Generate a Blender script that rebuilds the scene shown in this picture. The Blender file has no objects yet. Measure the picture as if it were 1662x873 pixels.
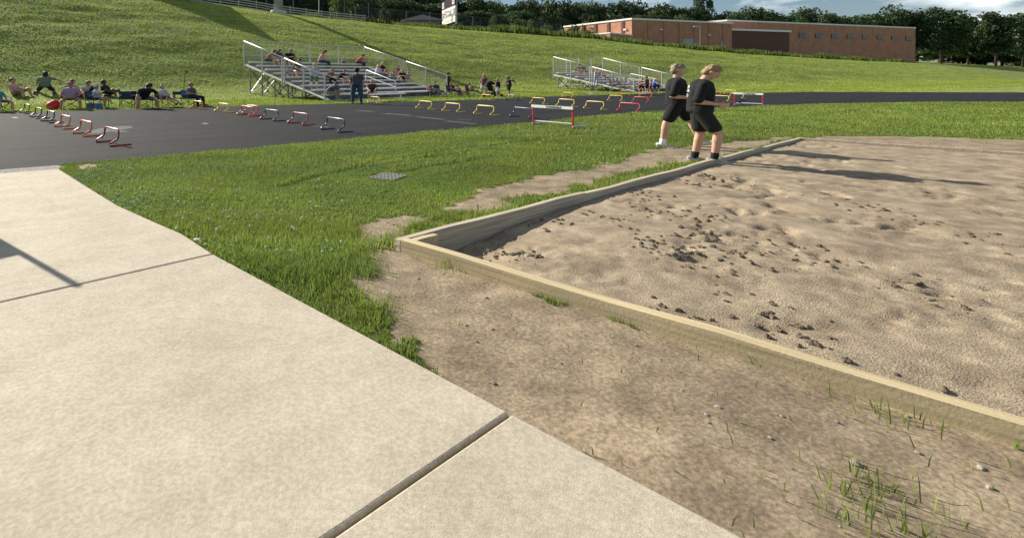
import bpy, math, random
import numpy as np
from mathutils import Vector, Matrix
R = math.radians
random.seed(7); rng = np.random.default_rng(7)
scene = bpy.context.scene
C = scene.collection

# ------------------------------------------------------------------ camera, sky, sun, exposure
CAM_H, HZ, CX, F, PW, PH = 1.6, 121.0, 600.0, 873.0, 1662.0, 873.0
cam_d = bpy.data.cameras.new('camera'); cam = bpy.data.objects.new('camera', cam_d); C.objects.link(cam)
cam.location = (0, 0, CAM_H); cam.rotation_euler = (R(90), 0, 0)
cam_d.sensor_width = 36; cam_d.lens = F / PW * 36
cam_d.shift_x = (PW/2 - CX)/PW; cam_d.shift_y = -(PH/2 - HZ)/PW
cam_d.clip_start = 0.05; cam_d.clip_end = 6000
scene.camera = cam

SUN_EL, SUN_DIR = 28.0, Vector((-.775, .632))      # horizontal direction towards the sun
world = bpy.data.worlds.new("World"); scene.world = world; world.use_nodes = True
wn = world.node_tree; wn.nodes.clear()
def wnode(t): return wn.nodes.new(t)
wo = wnode('ShaderNodeOutputWorld'); bg = wnode('ShaderNodeBackground'); sky = wnode('ShaderNodeTexSky')
sky.sky_type = 'NISHITA'; sky.sun_disc = False; sky.sun_elevation = R(SUN_EL)
sky.sun_rotation = math.atan2(SUN_DIR.x, SUN_DIR.y) % (2*math.pi)
sky.air_density = 1.0; sky.dust_density = 0.6; sky.ozone_density = 3.0
tc = wnode('ShaderNodeTexCoord'); mp = wnode('ShaderNodeMapping'); mp.inputs['Scale'].default_value = (1, 1, 3.2)
mp.inputs['Location'].default_value = (3.1, 1.7, 0.35)
nz = wnode('ShaderNodeTexNoise'); nz.inputs['Scale'].default_value = 3.2; nz.inputs['Detail'].default_value = 9; nz.inputs['Roughness'].default_value = .56
cr = wnode('ShaderNodeValToRGB'); cr.color_ramp.elements[0].position = .52; cr.color_ramp.elements[1].position = .68
mx = wnode('ShaderNodeMixRGB'); mx.inputs[2].default_value = (19, 19.4, 20, 1)
wn.links.new(tc.outputs['Generated'], mp.inputs[0]); wn.links.new(mp.outputs[0], nz.inputs['Vector'])
wn.links.new(nz.outputs['Fac'], cr.inputs[0]); wn.links.new(cr.outputs[0], mx.inputs[0])
wn.links.new(sky.outputs[0], mx.inputs[1]); wn.links.new(mx.outputs[0], bg.inputs[0]); wn.links.new(bg.outputs[0], wo.inputs[0])
bg.inputs[1].default_value = 0.052
sun_l = bpy.data.lights.new('sun', 'SUN'); sun_l.energy = 5.0; sun_l.angle = R(.55); sun_l.color = (1, .93, .80)
sun = bpy.data.objects.new('sun', sun_l); C.objects.link(sun)
sv = Vector((SUN_DIR.x*math.cos(R(SUN_EL)), SUN_DIR.y*math.cos(R(SUN_EL)), math.sin(R(SUN_EL))))
sun.rotation_euler = (-sv).to_track_quat('-Z', 'Y').to_euler(); sun.location = (-30, 20, 40)
scene.view_settings.view_transform = 'Standard'; scene.view_settings.look = 'None'
scene.view_settings.gamma = 1; scene.view_settings.use_curve_mapping = False
scene.view_settings.exposure = 0.82
scene.render.engine = 'CYCLES'
scene.cycles.max_bounces = 5; scene.cycles.transparent_max_bounces = 6; scene.cycles.use_denoising = True

# ------------------------------------------------------------------ materials
def mat(name, col, rough=.8, var=0., scale=5., metal=0., bump=0., bscale=40., trans=0., attr=None, col2=None, stretch=None, detail=4, spec=.3):
    m = bpy.data.materials.new(name); m.use_nodes = True; nt = m.node_tree; N = nt.nodes; L = nt.links
    b = N['Principled BSDF']; b.inputs['Roughness'].default_value = rough; b.inputs['Metallic'].default_value = metal
    b.inputs['Specular IOR Level'].default_value = spec
    tcn = N.new('ShaderNodeTexCoord'); src = tcn.outputs['Object']
    if stretch:
        mpn = N.new('ShaderNodeMapping'); mpn.vector_type = 'TEXTURE'; mpn.inputs['Scale'].default_value = [1/q for q in stretch[:3]]
        if len(stretch) > 3: mpn.inputs['Rotation'].default_value = (0, 0, R(-stretch[3]))
        L.new(src, mpn.inputs[0]); src = mpn.outputs[0]
    n = N.new('ShaderNodeTexNoise'); n.inputs['Scale'].default_value = scale; n.inputs['Detail'].default_value = detail
    L.new(src, n.inputs['Vector'])
    rp = N.new('ShaderNodeValToRGB'); rp.color_ramp.elements[0].position = .3; rp.color_ramp.elements[1].position = .7
    c2 = col2 or tuple(c*(1+var) for c in col); c1 = col if col2 else tuple(c*(1-var) for c in col)
    rp.color_ramp.elements[0].color = (*c1, 1); rp.color_ramp.elements[1].color = (*c2, 1)
    L.new(n.outputs['Fac'], rp.inputs[0]); out = rp.outputs[0]
    if attr:   # vertex colour multiplies
        a = N.new('ShaderNodeAttribute'); a.attribute_name = attr
        mm = N.new('ShaderNodeMixRGB'); mm.blend_type = 'MULTIPLY'; mm.inputs[0].default_value = 1
        L.new(out, mm.inputs[1]); L.new(a.outputs['Color'], mm.inputs[2]); out = mm.outputs[0]
    L.new(out, b.inputs['Base Color'])
    if bump:
        n2 = N.new('ShaderNodeTexNoise'); n2.inputs['Scale'].default_value = bscale; n2.inputs['Detail'].default_value = 5
        L.new(tcn.outputs['Object'], n2.inputs['Vector'])
        bp = N.new('ShaderNodeBump'); bp.inputs['Strength'].default_value = min(1, bump); bp.inputs['Distance'].default_value = .02*max(1, bump)
        L.new(n2.outputs['Fac'], bp.inputs['Height']); L.new(bp.outputs[0], b.inputs['Normal'])
    if trans:
        t = N.new('ShaderNodeBsdfTranslucent'); mxs = N.new('ShaderNodeMixShader'); mxs.inputs[0].default_value = trans
        L.new(out, t.inputs['Color']); L.new(b.outputs[0], mxs.inputs[1]); L.new(t.outputs[0], mxs.inputs[2])
        L.new(mxs.outputs[0], N['Material Output'].inputs['Surface'])
    return m
def speckle(m, scale, lo, hi, detail=3):
    nt = m.node_tree; b = nt.nodes['Principled BSDF']; src = b.inputs['Base Color'].links[0].from_socket
    n = nt.nodes.new('ShaderNodeTexNoise'); n.inputs['Scale'].default_value = scale; n.inputs['Detail'].default_value = detail
    t = nt.nodes.new('ShaderNodeTexCoord'); nt.links.new(t.outputs['Object'], n.inputs['Vector'])
    r = nt.nodes.new('ShaderNodeValToRGB'); r.color_ramp.elements[0].position = .35; r.color_ramp.elements[1].position = .68
    r.color_ramp.elements[0].color = (lo, lo, lo, 1); r.color_ramp.elements[1].color = (hi, hi, hi, 1)
    x = nt.nodes.new('ShaderNodeMixRGB'); x.blend_type = 'MULTIPLY'; x.inputs[0].default_value = 1
    nt.links.new(n.outputs['Fac'], r.inputs[0]); nt.links.new(src, x.inputs[1]); nt.links.new(r.outputs[0], x.inputs[2]); nt.links.new(x.outputs[0], b.inputs['Base Color'])
_mc = {}
def cm(name, col, rough=.85, **k):
    key = (name, col, rough)
    if key not in _mc: _mc[key] = mat(name, col, rough, var=k.pop('var', .12), **k)
    return _mc[key]

# ------------------------------------------------------------------ noise + terrain
def vnoise(x, y, seed=0):
    x = np.asarray(x, float); y = np.asarray(y, float)
    xi = np.floor(x).astype(np.int64); yi = np.floor(y).astype(np.int64); fx = x-xi; fy = y-yi
    fx = fx*fx*(3-2*fx); fy = fy*fy*(3-2*fy)
    def h(a, b):
        n = (a*374761393 + b*668265263 + seed*974711) & 0x7fffffff
        n = ((n ^ (n >> 13))*1274126177) & 0x7fffffff
        return ((n ^ (n >> 16)) & 0xffff)/65535.
    return (h(xi, yi)*(1-fx)+h(xi+1, yi)*fx)*(1-fy)+(h(xi, yi+1)*(1-fx)+h(xi+1, yi+1)*fx)*fy
def fbm(x, y, seed=0, o=4):
    s = 0; a = .5; t = 0
    for i in range(o):
        s = s+a*vnoise(x*2**i, y*2**i, seed+i); t += a; a *= .5
    return s/t
TX, TY = math.cos(R(30)), math.sin(R(30))
def sn(x, y): return x*TX+y*TY, -x*TY+y*TX
def xy(s, n): return s*TX-n*TY, s*TY+n*TX
ZS = [-60, -40, 0, 15, 24, 37, 55, 77, 104, 136, 200, 400]; ZC = [12.5, 12.2, 10.9, 10.2, 9.45, 8.85, 8.45, 8.3, 7.25, 6.3, 5.6, 5]
GN = [30, 34, 36, 38, 40, 43.5, 47.4, 52, 56.2, 60, 63, 66, 70]; GV = [0, .004, .012, .035, .09, .235, .4, .575, .74, .875, .96, 1., 1.015]
def terrain(x, y):
    x = np.asarray(x, float); y = np.asarray(y, float); s, n = sn(x, y)
    zc = sum(np.interp(s+d, ZS, ZC) for d in (-6, -3, 0, 3, 6))/5
    g = sum(np.interp(n+d, GN, GV) for d in (-1, 0, 1))/3
    z = zc*g + np.clip((n-68)*.1, 0, 3.0)*np.clip((s-20)/40, 0, 1)
    hill = np.clip((n-36)/9, 0, 1)+.12*np.clip((n-30)/3, 0, 1)
    z = z + hill*((fbm(s*.12, n*.35, 3)-.5)*.34 + (fbm(s*.5, n*1.1, 9)-.5)*.11)*np.clip((90-n)/15, 0, 1)
    return z
def tz(x, y): return float(terrain(x, y))
def gp(u, v, z=0.):                      # point of the plane z seen at photo pixel (u, v)
    Y = F*(CAM_H-z)/(v-HZ); return ((u-CX)/F*Y, Y)
def hit(u, v):                           # where the line of sight meets the terrain
    Y = 1.5
    while Y < 400:
        X = (u-CX)/F*Y; zr = CAM_H-(v-HZ)/F*Y
        if zr < tz(X, Y): break
        Y += .25
    X = (u-CX)/F*Y
    return X, Y, tz(X, Y)

# ------------------------------------------------------------------ mesh helpers
class MB:
    def __init__(s): s.v = []; s.f = []
    def add(s, V, Fc):
        o = len(s.v); s.v += [tuple(p) for p in V]; s.f += [tuple(i+o for i in f) for f in Fc]; return s
    def box(s, c, d, rz=0, M=None):
        h = [x/2 for x in d]; V = []
        for z in (-1, 1):
            for a, b in ((-1, -1), (1, -1), (1, 1), (-1, 1)):
                p = Vector((a*h[0], b*h[1], z*h[2]))
                if rz: p = Matrix.Rotation(rz, 3, 'Z') @ p
                if M: p = M @ p
                V.append(p+Vector(c))
        return s.add(V, [(3, 2, 1, 0), (4, 5, 6, 7), (0, 1, 5, 4), (1, 2, 6, 5), (2, 3, 7, 6), (3, 0, 4, 7)])
    def beam(s, a, b, w, h, up=(0, 0, 1)):
        a = Vector(a); b = Vector(b); d = (b-a).normalized(); u = Vector(up)
        x = d.cross(u); x = x.normalized() if x.length > 1e-4 else Vector((1, 0, 0)); y = x.cross(d).normalized()
        V = [p+x*(i*w/2)+y*(j*h/2) for p in (a, b) for i, j in ((-1, -1), (1, -1), (1, 1), (-1, 1))]
        return s.add(V, [(0, 1, 2, 3), (7, 6, 5, 4), (4, 5, 1, 0), (5, 6, 2, 1), (6, 7, 3, 2), (7, 4, 0, 3)])
    def tube(s, pts, r, n=8, r2=None, cap=True):
        P = [Vector(p) for p in pts]; m = len(P); V = []
        ref = Vector((0, 0, 1))
        if abs((P[-1]-P[0]).normalized().z) > .9: ref = Vector((1, 0, 0))
        for i, p in enumerate(P):
            d = (P[min(i+1, m-1)]-P[max(i-1, 0)]).normalized()
            x = d.cross(ref); x = x.normalized() if x.length > 1e-3 else Vector((0, 1, 0)); y = d.cross(x)
            rr = r if not r2 else r+(r2-r)*i/(m-1)
            V += [p+(x*math.cos(2*math.pi*k/n)+y*math.sin(2*math.pi*k/n))*rr for k in range(n)]
        Fc = [(i*n+k, i*n+(k+1) % n, (i+1)*n+(k+1) % n, (i+1)*n+k) for i in range(m-1) for k in range(n)]
        if cap: Fc += [tuple(range(n))[::-1], tuple((m-1)*n+k for k in range(n))]
        return s.add(V, Fc)
    def ell(s, c, r, M=None, nu=14, nv=9):
        c = Vector(c); V = []
        for j in range(nv+1):
            t = math.pi*j/nv
            for i in range(nu):
                a = 2*math.pi*i/nu; p = Vector((math.sin(t)*math.cos(a)*r[0], math.sin(t)*math.sin(a)*r[1], math.cos(t)*r[2]))
                V.append(c+(M @ p if M else p))
        return s.add(V, [(j*nu+i, (j+1)*nu+i, (j+1)*nu+(i+1) % nu, j*nu+(i+1) % nu) for j in range(nv) for i in range(nu)])
    def cone(s, a, b, ra, rb, n=12):     # tapered capsule
        a = Vector(a); b = Vector(b); d = b-a; L = d.length; d = d.normalized() if L > 1e-6 else Vector((0, 0, 1))
        x = d.orthogonal().normalized(); y = d.cross(x); V = []; rings = []
        for k in range(5):
            t = -math.pi/2+k*math.pi/8; rings.append((ra*math.sin(t), ra*math.cos(t), 0))
        for k in range(5):
            t = k*math.pi/8; rings.append((rb*math.sin(t), rb*math.cos(t), 1))
        for h, r, e in rings:
            p = a+d*(h+e*L); V += [p+(x*math.cos(2*math.pi*i/n)+y*math.sin(2*math.pi*i/n))*max(r, 1e-4) for i in range(n)]
        return s.add(V, [(j*n+i, j*n+(i+1) % n, (j+1)*n+(i+1) % n, (j+1)*n+i) for j in range(len(rings)-1) for i in range(n)])
    def mesh(s, name, smooth=True):
        me = bpy.data.meshes.new(name); me.from_pydata(s.v, [], s.f); me.update()
        if smooth: me.shade_smooth()
        return me
def fast_mesh(name, V, Fc, smooth=False):       # numpy verts, (n,k) faces
    me = bpy.data.meshes.new(name); nf, k = Fc.shape
    me.vertices.add(len(V)); me.vertices.foreach_set('co', np.ascontiguousarray(V, np.float32).ravel())
    me.loops.add(nf*k); me.loops.foreach_set('vertex_index', Fc.astype(np.int32).ravel())
    me.polygons.add(nf); me.polygons.foreach_set('loop_start', np.arange(0, nf*k, k, dtype=np.int32))
    me.update(calc_edges=True); me.validate()
    if smooth: me.shade_smooth()
    return me
def set_col(me, name, cols):
    a = me.color_attributes.new(name, 'FLOAT_COLOR', 'POINT'); c = np.ones((len(cols), 4), np.float32); c[:, :3] = cols
    a.data.foreach_set('color', c.ravel())
def tag(o, label=None, cat=None, group=None, kind=None):
    if label: o['label'] = label
    if cat: o['category'] = cat
    if group: o['group'] = group
    if kind: o['kind'] = kind
    return o
def obj(name, me, m, parent=None, smooth=False, bevel=0):
    if isinstance(me, MB): me = me.mesh(name, smooth)
    o = bpy.data.objects.new(name, me); C.objects.link(o)
    if m:
        if len(me.materials) == 0: me.materials.append(m)
    if parent: o.parent = parent
    if bevel:
        b = o.modifiers.new('bevel', 'BEVEL'); b.width = bevel; b.segments = 2
    return o
def struct(name, me, m, **k): o = obj(name, me, m, **k); o['kind'] = 'structure'; return o
def thing(name, label, cat, loc=(0, 0, 0), rz=0, group=None, scale=None):
    o = bpy.data.objects.new(name, None); C.objects.link(o); o.location = loc; o.rotation_euler = (0, 0, rz); o.empty_display_size = .2
    if scale: o.scale = scale
    return tag(o, label, cat, group)
def copy_tree(o, parent=None):
    c = o.copy(); C.objects.link(c)
    if parent: c.parent = parent
    for ch in list(o.children): copy_tree(ch, c)
    return c
def text_mesh(txt, size, extrude=.002):
    cu = bpy.data.curves.new('lettering', 'FONT'); cu.body = txt; cu.size = size; cu.extrude = extrude
    cu.align_x = 'CENTER'; cu.align_y = 'CENTER'; cu.offset = size*.015
    o = bpy.data.objects.new('tmp', cu); C.objects.link(o)
    dg = bpy.context.evaluated_depsgraph_get(); me = bpy.data.meshes.new_from_object(o.evaluated_get(dg))
    bpy.data.objects.remove(o); me.materials.clear(); return me
def grid_faces(ni, nj, keep=None):
    i, j = np.meshgrid(np.arange(ni-1), np.arange(nj-1), indexing='ij'); a = (i*nj+j).ravel()
    f = np.stack([a, a+nj, a+nj+1, a+1], 1)
    return f if keep is None else f[keep]
def pip(x, y, poly):
    ins = np.zeros(x.shape, bool); n = len(poly)
    for i in range(n):
        x1, y1 = poly[i]; x2, y2 = poly[(i+1) % n]
        c = ((y1 > y) != (y2 > y)) & (x < (x2-x1)*(y-y1)/((y2-y1) if y2 != y1 else 1e-9)+x1)
        ins ^= c
    return ins

# ------------------------------------------------------------------ plan of the place
A = np.array((.784, .621)); B = np.array((-.70, .714)); O = np.array((.307, 4.875)); LA, WB = 12.6, 4.3
def pit_ab(x, y):
    det = A[0]*B[1]-A[1]*B[0]; dx = x-O[0]; dy = y-O[1]
    return (dx*B[1]-dy*B[0])/det, (A[0]*dy-A[1]*dx)/det
near_edge = [(-70, -38), (-30, -8.5), (-15, 2.6)] + [gp(u, v) for u, v in ((0, 275.7), (100, 268.5), (261, 255), (448, 237.5), (552, 228), (620, 221), (760, 208), (871, 199), (954, 189.5), (1064, 181), (1147, 177), (1200, 174))] + [(24.5, 29), (33, 30.8), (50, 30.5), (120, 20)]
far_edge = [(-70, -14), (-40, 6), (-26, 15)] + [gp(u, v) for u, v in ((0, 184), (151, 179.3), (252, 175.5), (380, 173), (531, 169.5), (640, 166), (780, 162.3), (898, 157), (1064, 152.3), (1170, 151), (1200, 151.5))] + [(40, 48.5), (55, 47.5), (130, 36)]
track_poly = near_edge + far_edge[::-1]
slab_poly = [gp(95, 277), gp(190, 338), gp(260, 369), gp(325, 397), gp(408, 443), (1.72, 1.4), (3.4, -.4), (-2.5, -5.5), (-14, 2.95)]
PX = lambda L: [gp(u, v) for u, v in L]
D1 = PX([(775, 318), (800, 305), (861, 291), (917, 279), (973, 273), (1010, 258), (1066, 243), (1122, 239), (1200, 230), (1330, 221), (1500, 222), (1662, 228), (1900, 240), (1900, 300), (1300, 240), (1200, 252), (1140, 262), (1080, 268), (1000, 285), (960, 300), (870, 318), (830, 326), (790, 328)])
D2 = PX([(575, 372), (600, 360), (650, 352), (692, 346), (702, 357), (676, 367), (656, 380)]) + [tuple(O+A*.25), tuple(O-B*.3), tuple(O-B*5), tuple(O-B*9), (2.6, -.5), (.9, 1.3)] + PX([(700, 640), (620, 500), (588, 443), (568, 415), (572, 395)])
D3 = PX([(712, 336), (750, 325), (800, 321), (838, 333), (820, 342), (790, 341), (740, 344)])
D4 = PX([(128, 271), (150, 267.5), (172, 268), (160, 272.5), (135, 274)])
def dirt_mask(x, y):
    jx = (fbm(x*3.1, y*3.1, 21)-.5)*.55; jy = (fbm(x*3.1, y*3.1, 47)-.5)*.55
    fx = (fbm(x*14, y*14, 5)-.5)*.25; X = x+jx+fx; Y = y+jy-fx
    m = pip(X, Y, D1) | pip(X, Y, D2) | pip(X, Y, D3) | pip(X+jx*.0, Y, D4)
    a, b = pit_ab(x, y)
    m &= ~((b > 0) & (b < .18+.35*fbm(a*1.7, a*.3, 77)) & (a > .5) & (fbm(x*6, y*6, 3) > .38))
    return m

# ------------------------------------------------------------------ ground
s_ = np.concatenate([np.arange(-420, -60, 30), np.arange(-60, -24, 3), np.arange(-24, 150, 1.), np.arange(150, 260, 8), np.arange(260, 2600, 130)])
n_ = np.concatenate([np.arange(-300, -30, 30), np.arange(-30, 30, 1.), np.arange(30, 72, .6), np.arange(72, 130, 4), np.arange(130, 2600, 130)])
S, Nn = np.meshgrid(s_, n_, indexing='ij'); GX, GY = xy(S, Nn); GZ = terrain(GX, GY)
PA0, PA1, PB0, PB1 = -9.5, 17., -10., 7.5
ga, gb = pit_ab(GX, GY)
GZ = np.where((ga > PA0+1.5) & (ga < PA1-1.5) & (gb > PB0+1.5) & (gb < PB1-1.5), -.8, GZ)
me = fast_mesh('ground', np.stack([GX.ravel(), GY.ravel(), GZ.ravel()], 1), grid_faces(len(s_), len(n_)), True)
M_ground = mat('turf', (.10, .145, .024), .95, bump=1.2, bscale=5., col2=(.24, .29, .055), scale=.9, stretch=(.35, 1.6, 1, -30), detail=9)
ground = struct('ground', me, M_ground)
# finer lawn patch round the sand pit, open where the pit is
pa = np.unique(np.round(np.concatenate([np.arange(PA0, PA1, .07), [0, LA]]), 4)); pb = np.unique(np.round(np.concatenate([np.arange(PB0, PB1, .07), [0, -WB]]), 4))
AA, BB = np.meshgrid(pa, pb, indexing='ij'); LX = O[0]+A[0]*AA+B[0]*BB; LY = O[1]+A[1]*AA+B[1]*BB
dm = dirt_mask(LX, LY)
LZ = .004+np.where(dm, (fbm(LX*2.2, LY*2.2, 8)-.5)*.035+(fbm(LX*14, LY*14, 18)-.5)*.012, 0.)
ac = (pa[:-1]+pa[1:])/2; bc = (pb[:-1]+pb[1:])/2; AC, BC = np.meshgrid(ac, bc, indexing='ij')
keep = ~((AC > 0) & (AC < LA) & (BC < 0) & (BC > -WB))
me = fast_mesh('lawn', np.stack([LX.ravel(), LY.ravel(), LZ.ravel()], 1), grid_faces(len(pa), len(pb), keep.ravel()), True)
M_soil = mat('soil_under_lawn', (.07, .10, .02), .95, var=.4, scale=8, bump=1, bscale=30)
M_dirt = mat('bare_dirt', (.20, .15, .095), .95, scale=3.2, bump=.35, bscale=28, col2=(.36, .285, .19), detail=10)
speckle(M_dirt, 48, .72, 1.22, 4); speckle(M_dirt, 6, .82, 1.1, 6); speckle(M_dirt, 1.3, .78, 1.15, 8)
me.materials.append(M_soil); me.materials.append(M_dirt)
fidx = grid_faces(len(pa), len(pb), keep.ravel()); dmr = dm.ravel()
me.polygons.foreach_set('material_index', (dmr[fidx].sum(1) >= 2).astype(np.int32)); me.update()
struct('lawn', me, None)

def strip_mesh(poly_a, poly_b, z, n=160):
    def res(P):
        P = np.array(P); d = np.r_[0, np.cumsum(np.hypot(*np.diff(P, axis=0).T))]; t = np.linspace(0, d[-1], n)
        return np.stack([np.interp(t, d, P[:, 0]), np.interp(t, d, P[:, 1])], 1)
    a = res(poly_a); b = res(poly_b); k = 14; V = []
    for j in range(k+1):
        q = a*(1-j/k)+b*(j/k); V.append(np.c_[q, np.full(n, z)])
    V = np.concatenate(V); f = np.array([(j*n+i, j*n+i+1, (j+1)*n+i+1, (j+1)*n+i) for j in range(k) for i in range(n-1)])
    return fast_mesh('track', V, f)
M_asphalt = mat('rubber_asphalt', (.013, .0138, .0152), .82, scale=.9, bump=.9, bscale=120, col2=(.024, .025, .027), stretch=(.16, 1.6, 1, -33), detail=8, spec=.12)
nt = M_asphalt.node_tree   # fine aggregate speckle
bs = nt.nodes['Principled BSDF']; lk = bs.inputs['Base Color'].links[0].from_socket
vn = nt.nodes.new('ShaderNodeTexNoise'); vn.inputs['Scale'].default_value = 60; vn.inputs['Detail'].default_value = 3
tcx = nt.nodes.new('ShaderNodeTexCoord'); nt.links.new(tcx.outputs['Object'], vn.inputs['Vector'])
rr = nt.nodes.new('ShaderNodeValToRGB'); rr.color_ramp.elements[0].position = .35; rr.color_ramp.elements[1].position = .72
rr.color_ramp.elements[0].color = (.55, .55, .55, 1); rr.color_ramp.elements[1].color = (2.1, 2.1, 2.05, 1)
mm = nt.nodes.new('ShaderNodeMixRGB'); mm.blend_type = 'MULTIPLY'; mm.inputs[0].default_value = 1
nt.links.new(vn.outputs['Fac'], rr.inputs[0]); nt.links.new(lk, mm.inputs[1]); nt.links.new(rr.outputs[0], mm.inputs[2]); nt.links.new(mm.outputs[0], bs.inputs['Base Color'])
struct('track', strip_mesh(near_edge, far_edge, .012), M_asphalt)
# dull scuffed marks left on the asphalt
M_scuff = mat('scuffed_paint', (.055, .056, .056), .9, var=.35, scale=6)
def mark(pts, w, name='track_marking', m=None):
    mb = MB(); P = [Vector((*gp(u, v), .017)) for u, v in pts]
    for i in range(len(P)-1):
        d = (P[i+1]-P[i]).normalized(); q = Vector((-d.y, d.x, 0))*w/2
        mb.add([P[i]-q, P[i+1]-q, P[i+1]+q, P[i]+q], [(0, 1, 2, 3)])
    return struct(name, mb, m or M_scuff)
mark([(580, 180.2), (606, 182.2)], .45); mark([(624, 185.2), (668, 188.6)], .42); mark([(675, 190.5), (722, 195)], .34); mark([(724, 197.3), (772, 202.5)], .3)
mark([(742, 194.5), (765, 195.6)], .2); mark([(505, 205), (533, 207.5)], .22)
mark([(636, 170.5), (650, 172)], .2); mark([(330, 201.3), (336, 201.8)], .16, m=cm('white_scrap_paint', (.4, .4, .38))); mark([(21, 191.5), (27, 192.5)], .14, m=cm('white_scrap_paint', (.4, .4, .38)))
M_blue_stain = mat('faded_blue_paint', (.045, .065, .075), .9, var=.3, scale=5)
mb = MB(); c = gp(178, 211.5); mb.add([(c[0]+.42*math.cos(a)*(1+.15*math.sin(3*a)), c[1]+1.1*math.sin(a), .0165) for a in np.linspace(0, 6.2, 20)], [tuple(range(20))])
struct('paint_stain', mb, M_blue_stain)
mark([(184, 213.5), (204, 215.5)], .3, 'paint_stain', M_blue_stain)
# gravel verge between track and slab
V = [gp(-40, 279), gp(0, 275.2), gp(60, 271), gp(92, 268.8), gp(104, 271.5), gp(90, 278.5), gp(40, 283.5), gp(-60, 291), (-16, 1.2), (-16.6, 1.9)]
GRAVEL = V
mb = MB().add([(x, y, .0085) for x, y in V], [tuple(range(len(V)))])
struct('gravel_verge', mb, mat('gravel', (.10, .098, .09), .95, scale=38, bump=2, bscale=60, col2=(.55, .53, .49), detail=3))
# concrete slab: pieces with joints
M_conc = mat('concrete', (.42, .365, .275), .9, scale=1.6, bump=.16, bscale=130, col2=(.51, .45, .35), detail=14, stretch=(1, 1.5, 1, -35))
speckle(M_conc, 55, .84, 1.10, 5); speckle(M_conc, 14, .93, 1.04, 9)
def slab_piece(poly, name='concrete_runway'):
    n = len(poly); V = [(x, y, .03) for x, y in poly]+[(x, y, -.12) for x, y in poly]
    mb = MB().add(V, [tuple(range(n))]+[(i, (i+n), (i+1) % n+n, (i+1) % n) for i in range(n)][::1])
    return struct(name, mb, M_conc, bevel=.012)
e0 = np.array(gp(95, 277)); e1 = np.array(gp(408, 443)); ed = (e1-e0)/np.linalg.norm(e1-e0)
je = np.array(gp(345, 417)); jd = np.array(gp(232, 443))-je; jd /= np.linalg.norm(jd); far = -np.array((.78, .545))
fe = np.array(gp(0, 285))-e0; fe /= np.linalg.norm(fe)
side = [tuple(p) for p in (e0, gp(142, 307), gp(190, 337), gp(225, 353), gp(260, 369), gp(295, 384))]
def line_x(p, d, q, e):
    t = np.linalg.solve(np.array([d, -e]).T, q-p)[0]; return p+d*t
left_line_p = e0+fe*11; 
P1 = side+[tuple(je)]+[tuple(je+jd*9)]+[tuple(e0+fe*11)]
slab_piece(P1[::-1])
g = ed*.018
P2 = [tuple(je+g), tuple(je+ed*.75), tuple(je+ed*1.6), tuple(je+ed*3.0), tuple(je+ed*3.0+jd*9), tuple(je+g+jd*9)]
slab_piece(P2[::-1])
P3 = [tuple(je+ed*3.02), tuple(je+ed*6.5), tuple(je+ed*6.5+jd*9), tuple(je+ed*3.02+jd*9)]
slab_piece(P3[::-1])
slab_all = [tuple(e0)]+side[1:]+[tuple(je), tuple(je+ed*6.5), tuple(je+ed*6.5+jd*9), tuple(e0+fe*11)]

# hairline cracks in the slab
for pts in ([(20, 300), (60, 312), (84, 331), (140, 345)],):
    P_ = []
    for (u0, v0), (u1, v1) in zip(pts, pts[1:]):
        for q in range(6): P_.append((u0+(u1-u0)*q/6+random.uniform(-5, 5), v0+(v1-v0)*q/6+random.uniform(-3, 3)))
    mb = MB(); P_ = [Vector((*gp(u, v, .031), .0325)) for u, v in P_]
    for p, q in zip(P_, P_[1:]):
        d = (q-p).normalized(); n_ = Vector((-d.y, d.x, 0))*random.uniform(.0006, .0016); mb.add([p-n_, q-n_, q+n_, p+n_], [(0, 1, 2, 3)])
    struct('hairline_crack', mb, cm('crack_dark', (.17, .14, .105)))
# sand in the pit
sa = np.arange(.0, LA+.001, .035); sb = np.arange(-WB, .001, .035)
SA, SB = np.meshgrid(sa, sb, indexing='ij'); SX = O[0]+A[0]*SA+B[0]*SB; SY = O[1]+A[1]*SA+B[1]*SB
def sand_z(x, y, a, b):
    base = .036+(fbm(x*.7, y*.7, 31)-.5)*.05
    base = base-.13*np.exp(-((a-.3)**2/2.2+(b+.2)**2/.35))-.05*np.exp(-(b/.25)**2)*np.exp(-a/6)
    f1 = fbm(x*3.3, y*3.3, 61, 5); f2 = fbm(x*9, y*9, 71, 3); patch = np.clip((fbm(x*1.1, y*1.1, 91)-.46)*7, 0, 1)
    foot = np.clip(.38-f1, 0, 1)*.32
    return base+(f1-.5)*.028-foot*patch+(f2-.5)*.028*(0.3+patch)+(vnoise(x*27, y*27, 7)-.5)*.009*(.4+patch)
SZ = sand_z(SX, SY, SA, SB)
me = fast_mesh('sand', np.stack([SX.ravel(), SY.ravel(), SZ.ravel()], 1), grid_faces(len(sa), len(sb)), True)
M_sand = mat('sand', (.235, .182, .120), .95, scale=2.6, bump=.6, bscale=90, col2=(.41, .33, .225), detail=10)
speckle(M_sand, 60, .74, 1.2, 4); speckle(M_sand, 7, .8, 1.12, 7)
o = obj('sand', me, M_sand); o['kind'] = 'structure'
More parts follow.
